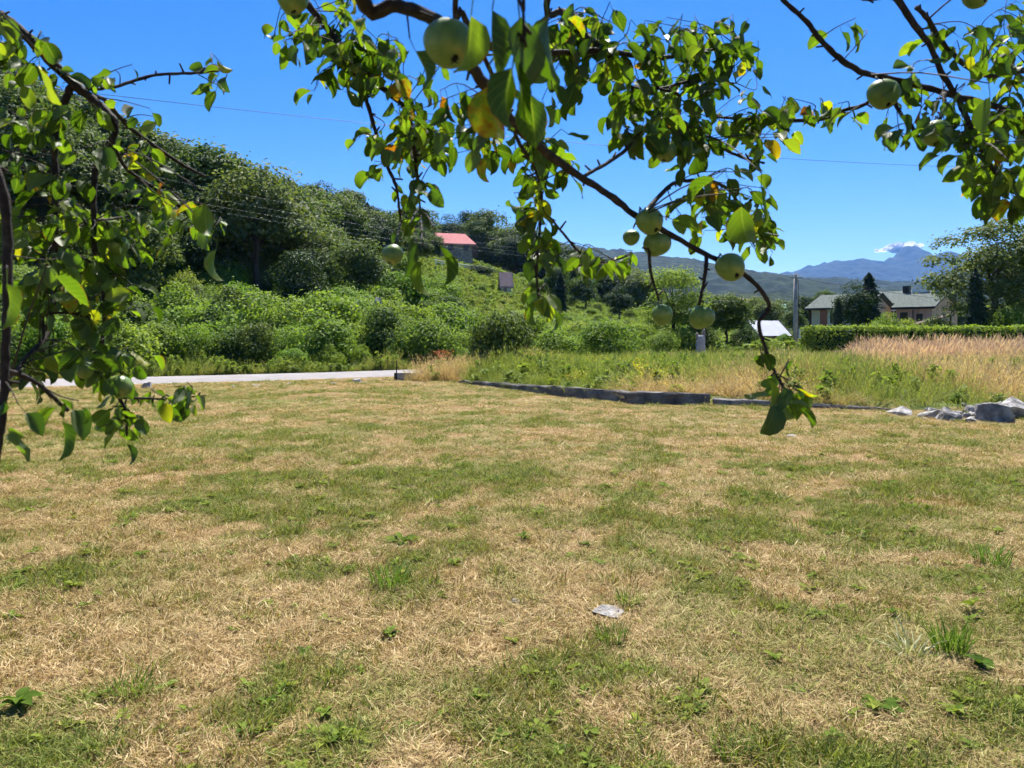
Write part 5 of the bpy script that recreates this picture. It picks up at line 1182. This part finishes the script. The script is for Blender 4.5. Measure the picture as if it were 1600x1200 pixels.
Z(1560, 70, 50, 60, 36, 1.55, keys=('m14', 'm13')); Z(1570, 150, 40, 50, 28, 1.5, .056, keys=('m12', 'm14')); Z(1550, 230, 45, 50, 26, 1.4, .056, keys=('m13',)); Z(1575, 300, 30, 35, 18, 1.38, .065, keys=('m13',)); Z(1480, 60, 40, 40, 8, 1.5, keys=('m14', 'm13')); Z(1590, 200, 30, 60, 8, 1.4, .06, keys=('m12', 'm13')); Z(1520, 270, 40, 35, 6, 1.42, .055, keys=('m13',)); Z(1590, 20, 25, 40, 14, 1.6, keys=('m14',)); Z(1420, 140, 30, 20, 6, 1.5, keys=('m12',))
Z(25, 60, 45, 60, 22, 1.02, keys=('l1',)); Z(60, 150, 55, 60, 26, 1.05, keys=('l1', 'l4')); Z(30, 250, 45, 70, 20, 1.05, keys=('l4', 'l6'))
Z(60, 340, 50, 70, 34, 1.05, keys=('l4', 'l6')); Z(130, 290, 40, 60, 22, 1.08, keys=('l1', 'l4')); Z(215, 260, 50, 50, 26, 1.15, keys=('l3', 'l5', 'l1')); Z(225, 340, 60, 45, 28, 1.15, keys=('l5', 'l11')); Z(160, 390, 50, 50, 34, 1.08, keys=('l1', 'l10'))
Z(60, 440, 60, 50, 28, .98, keys=('l4', 'l8', 'l6')); Z(190, 470, 45, 40, 20, 1.1, keys=('l1',)); Z(120, 530, 60, 45, 26, 1.02, keys=('l8', 'l4', 'l1')); Z(190, 560, 50, 40, 22, 1.12, keys=('l1',)); Z(200, 650, 35, 35, 14, 1.13, keys=('l1',)); Z(275, 612, 45, 18, 13, 1.17, keys=('l9',)); Z(90, 590, 50, 40, 12, 1.0, keys=('l7', 'l4', 'l1'))
Z(325, 345, 25, 45, 8, 1.0, .07, keys=('l5',)); Z(342, 108, 20, 18, 7, 1.18, keys=('l2',)); Z(220, 115, 60, 20, 7, 1.12, .045, keys=('l2',)); Z(240, 180, 15, 15, 3, 1.15, keys=('l3',)); Z(20, 650, 20, 25, 4, .8, keys=('l6',)); Z(115, 650, 15, 30, 3, .9, keys=('l7',))
for i_ in range(9):                                          # foliage of the crown above the view
    b_ = BR['u%d' % i_]
    for k_ in range(46 if i_ < 7 else 110):  # the two added limbs are leafier, to shade the big apple and near leaves
        j_ = RA.randrange(7, len(b_['pts'])); e_ = b_['pts'][j_] + RG.normal(0, 1, 3) * np.array([.26, .3, .16])
        if e_[2] < 1.55 + .53 * e_[1] + .22: continue
        twig('u%d' % i_, j_, e_, 5, .058)
# large near leaves
for (px, py, D, ln, key, dr) in ((775, -20, .75, .07, 'n1', (.1, .2, -1)), (808, -12, .74, .075, 'n1', (.25, -.1, -1)), (850, -15, .76, .07, 'n1', (-.1, .3, -1)), (805, 70, .74, .075, 'n1', (-.35, .1, -1)), (822, 55, .74, .07, 'n1', (.1, .3, -1)), (765, 100, .78, .07, 'n1', (-.1, .2, -1)), (740, -10, .78, .07, 'n1', (.1, .3, -1)),  (825, 120, .8, .06, 'n1', (.1, .2, -1)), (640, 60, .86, .05, 'm1', (.5, .1, -.6)),
                                 (1135, 265, 1.1, .06, 'm10', (-.5, .3, -.2)), (1190, 270, 1.05, .06, 'm10b', (.3, .1, -.9)), (1155, 300, 1.05, .065, 'm10', (.1, .2, -1)), (1036, 338, 1.3, .055, 'm1', (1, .1, -.1)), (640, 350, 1.1, .065, 'm2', (.2, .1, -1)), (680, 360, 1.1, .07, 'm2', (.5, .1, -.8)), (660, 385, 1.1, .06, 'm2', (-.3, .1, -1)),
                                 (1575, 250, 1.0, .07, 'm13', (.5, 0, -.5)), (1545, 130, 1.1, .06, 'm12', (-.2, 0, -1)), (60, 80, 1.0, .06, 'l1', (.3, .1, -.8)), (75, 410, .95, .06, 'l4', (.6, .1, -.6)), (10, 420, .9, .06, 'l6', (.3, .1, -1)), (100, 640, 1.13, .06, 'l7', (.3, 0, -1)), (320, 300, 1.2, .065, 'l5', (-.1, 0, -1)), (340, 370, 1.2, .06, 'l5', (-.4, 0, -.9))):
    q = P(px, py, D); b = BR[key]; dd = np.linalg.norm(b['pts'] - q, axis=1); j = int(np.argmin(dd))
    pts = catmull([b['pts'][j], (b['pts'][j] + q) / 2 + np.array([0, 0, .01]), q], 3); b['mb'].tube([Vector(p_) - AO for p_ in pts], list(np.linspace(.0018, .001, len(pts))), 5)
    add_leaf(q, key, ln, Vector(dr).normalized())
for k, b in BR.items():                                       # knobby spurs along the wood
    for i in range(2, len(b['pts']) - 1, 3):
        if b['pts'][i][1] < .5 or k[0] == 'u': continue
        s = Vector(b['pts'][i]); e = s + Vector((RA.gauss(0, 1), RA.gauss(0, .6), RA.gauss(0, 1))).normalized() * RA.uniform(.008, .022)
        b['mb'].tube([s - AO, e - AO], [.0024, .0018], 5)
    b['ob'] = b['mb'].build("branch", M['applebark'], AT, True)
# apples hang from the nearest branch point
for i, (px, py, r, D, key) in enumerate(((702, 68, 39, .84, 'm1'), (1015, 345, 22, 1.33, 'm1'), (1027, 381, 21, 1.37, 'm1'), (986, 371, 13, 1.38, 'm1'), (1141, 417, 23, 1.36, 'm1'), (1097, 496, 19, 1.36, 'c4'), (658, 217, 14, 1.52, 'm2'), (558, 111, 14, 1.49, 'm2'), (612, 112, 14, 1.5, 'm2'),
                                       (1381, 147, 24, 1.46, 'm12'), (1463, 208, 22, 1.43, 'm16'), (1040, 238, 17, 1.43, 'm8b'), (457, -2, 24, 1.1, 'm2'), (1525, -6, 19, 1.4, 'm14'), (613, 398, 17, 1.2, 'm3'), (185, 383, 16, 1.41, 'l1'), (186, 604, 19, 1.43, 'l1'), (132, 578, 14, 1.4, 'l1'), (1035, 492, 17, 1.36, 'c3'))):
    q = Vector(P(px, py, D)); R_ = r * D / F; b = BR[key]; dd = np.linalg.norm(b['pts'] - np.array(q + Vector((0, 0, R_ * 1.3))), axis=1); j = int(np.argmin(dd)); s = Vector(b['pts'][j])
    o = ob("apple", AM[i % 3], b['ob'], q - AO); o.scale = (R_, R_, R_)
    tl = (s - q); tl = tl.normalized() if tl.length > 1e-4 else Vector((0, 0, 1)); ax = (tl * .6 + Vector((RA.gauss(0, .15), RA.gauss(0, .3), .7))).normalized()
    o.rotation_euler = ax.to_track_quat('Z', 'Y').to_euler()
    tip = q + ax * R_ * 1.3 - AO
    if (tip - (s - AO)).length > .004: mb = MB(); mb.tube([s - AO, (s - AO + tip) / 2 + Vector((0, .002, .002)), tip], [.0022, .0018, .0018], 5); mb.build("fruit_stalk", M['applebark'], b['ob'])
# leaves: the 300 that show largest are single objects, the rest one mesh
def leaf_matrix(pos_, d_, roll, ln):
    x_ = d_.normalized(); up = Vector((0, 0, 1)); y_ = up.cross(x_)
    if y_.length < 1e-3: y_ = Vector((0, 1, 0))
    y_.normalize(); z_ = x_.cross(y_)
    Mx = Matrix((x_, y_, z_)).transposed() @ Matrix.Rotation(roll, 3, 'X')
    return Matrix.Translation(pos_ - AO) @ Mx.to_4x4() @ Matrix.Scale(ln, 4)
def in_view(q): return q[1] > .3 and -30 < CX + F * q[0] / q[1] < 1630 and -30 < YH - F * (q[2] - CZ) / q[1] < 1200
LEAVES.sort(key=lambda t: -t[0] if in_view(t[1]) else 1.0); print("leaves", len(LEAVES))
for (s_, p_, d_, ro, ln, sh, key) in LEAVES[:300]:
    o = bpy.data.objects.new("leaf", LM[sh]); COL.objects.link(o); o.parent = BR[key]['ob']; o.matrix_local = leaf_matrix(p_, d_, ro, ln)
Vs, Qs, Us, Ls, b0 = [], [], [], [], 0
for (s_, p_, d_, ro, ln, sh, key) in LEAVES[300:]:
    v, q, uv = LS[sh]; mx = np.array(leaf_matrix(p_, d_, ro, ln)); Vs.append(v @ mx[:3, :3].T + mx[:3, 3]); Qs.append(q + b0); Us.append(uv); Ls.append(np.full(len(v), RA.random())); b0 += len(v)
o = ob("foliage", mesh_np("foliage", np.concatenate(Vs), [np.concatenate(Qs)], [M['appleleaf']], {"lv": ('POINT', np.concatenate(Ls)), "luv": ('POINT', np.concatenate(Us))}, smooth=True), AT); o["kind"] = "stuff"
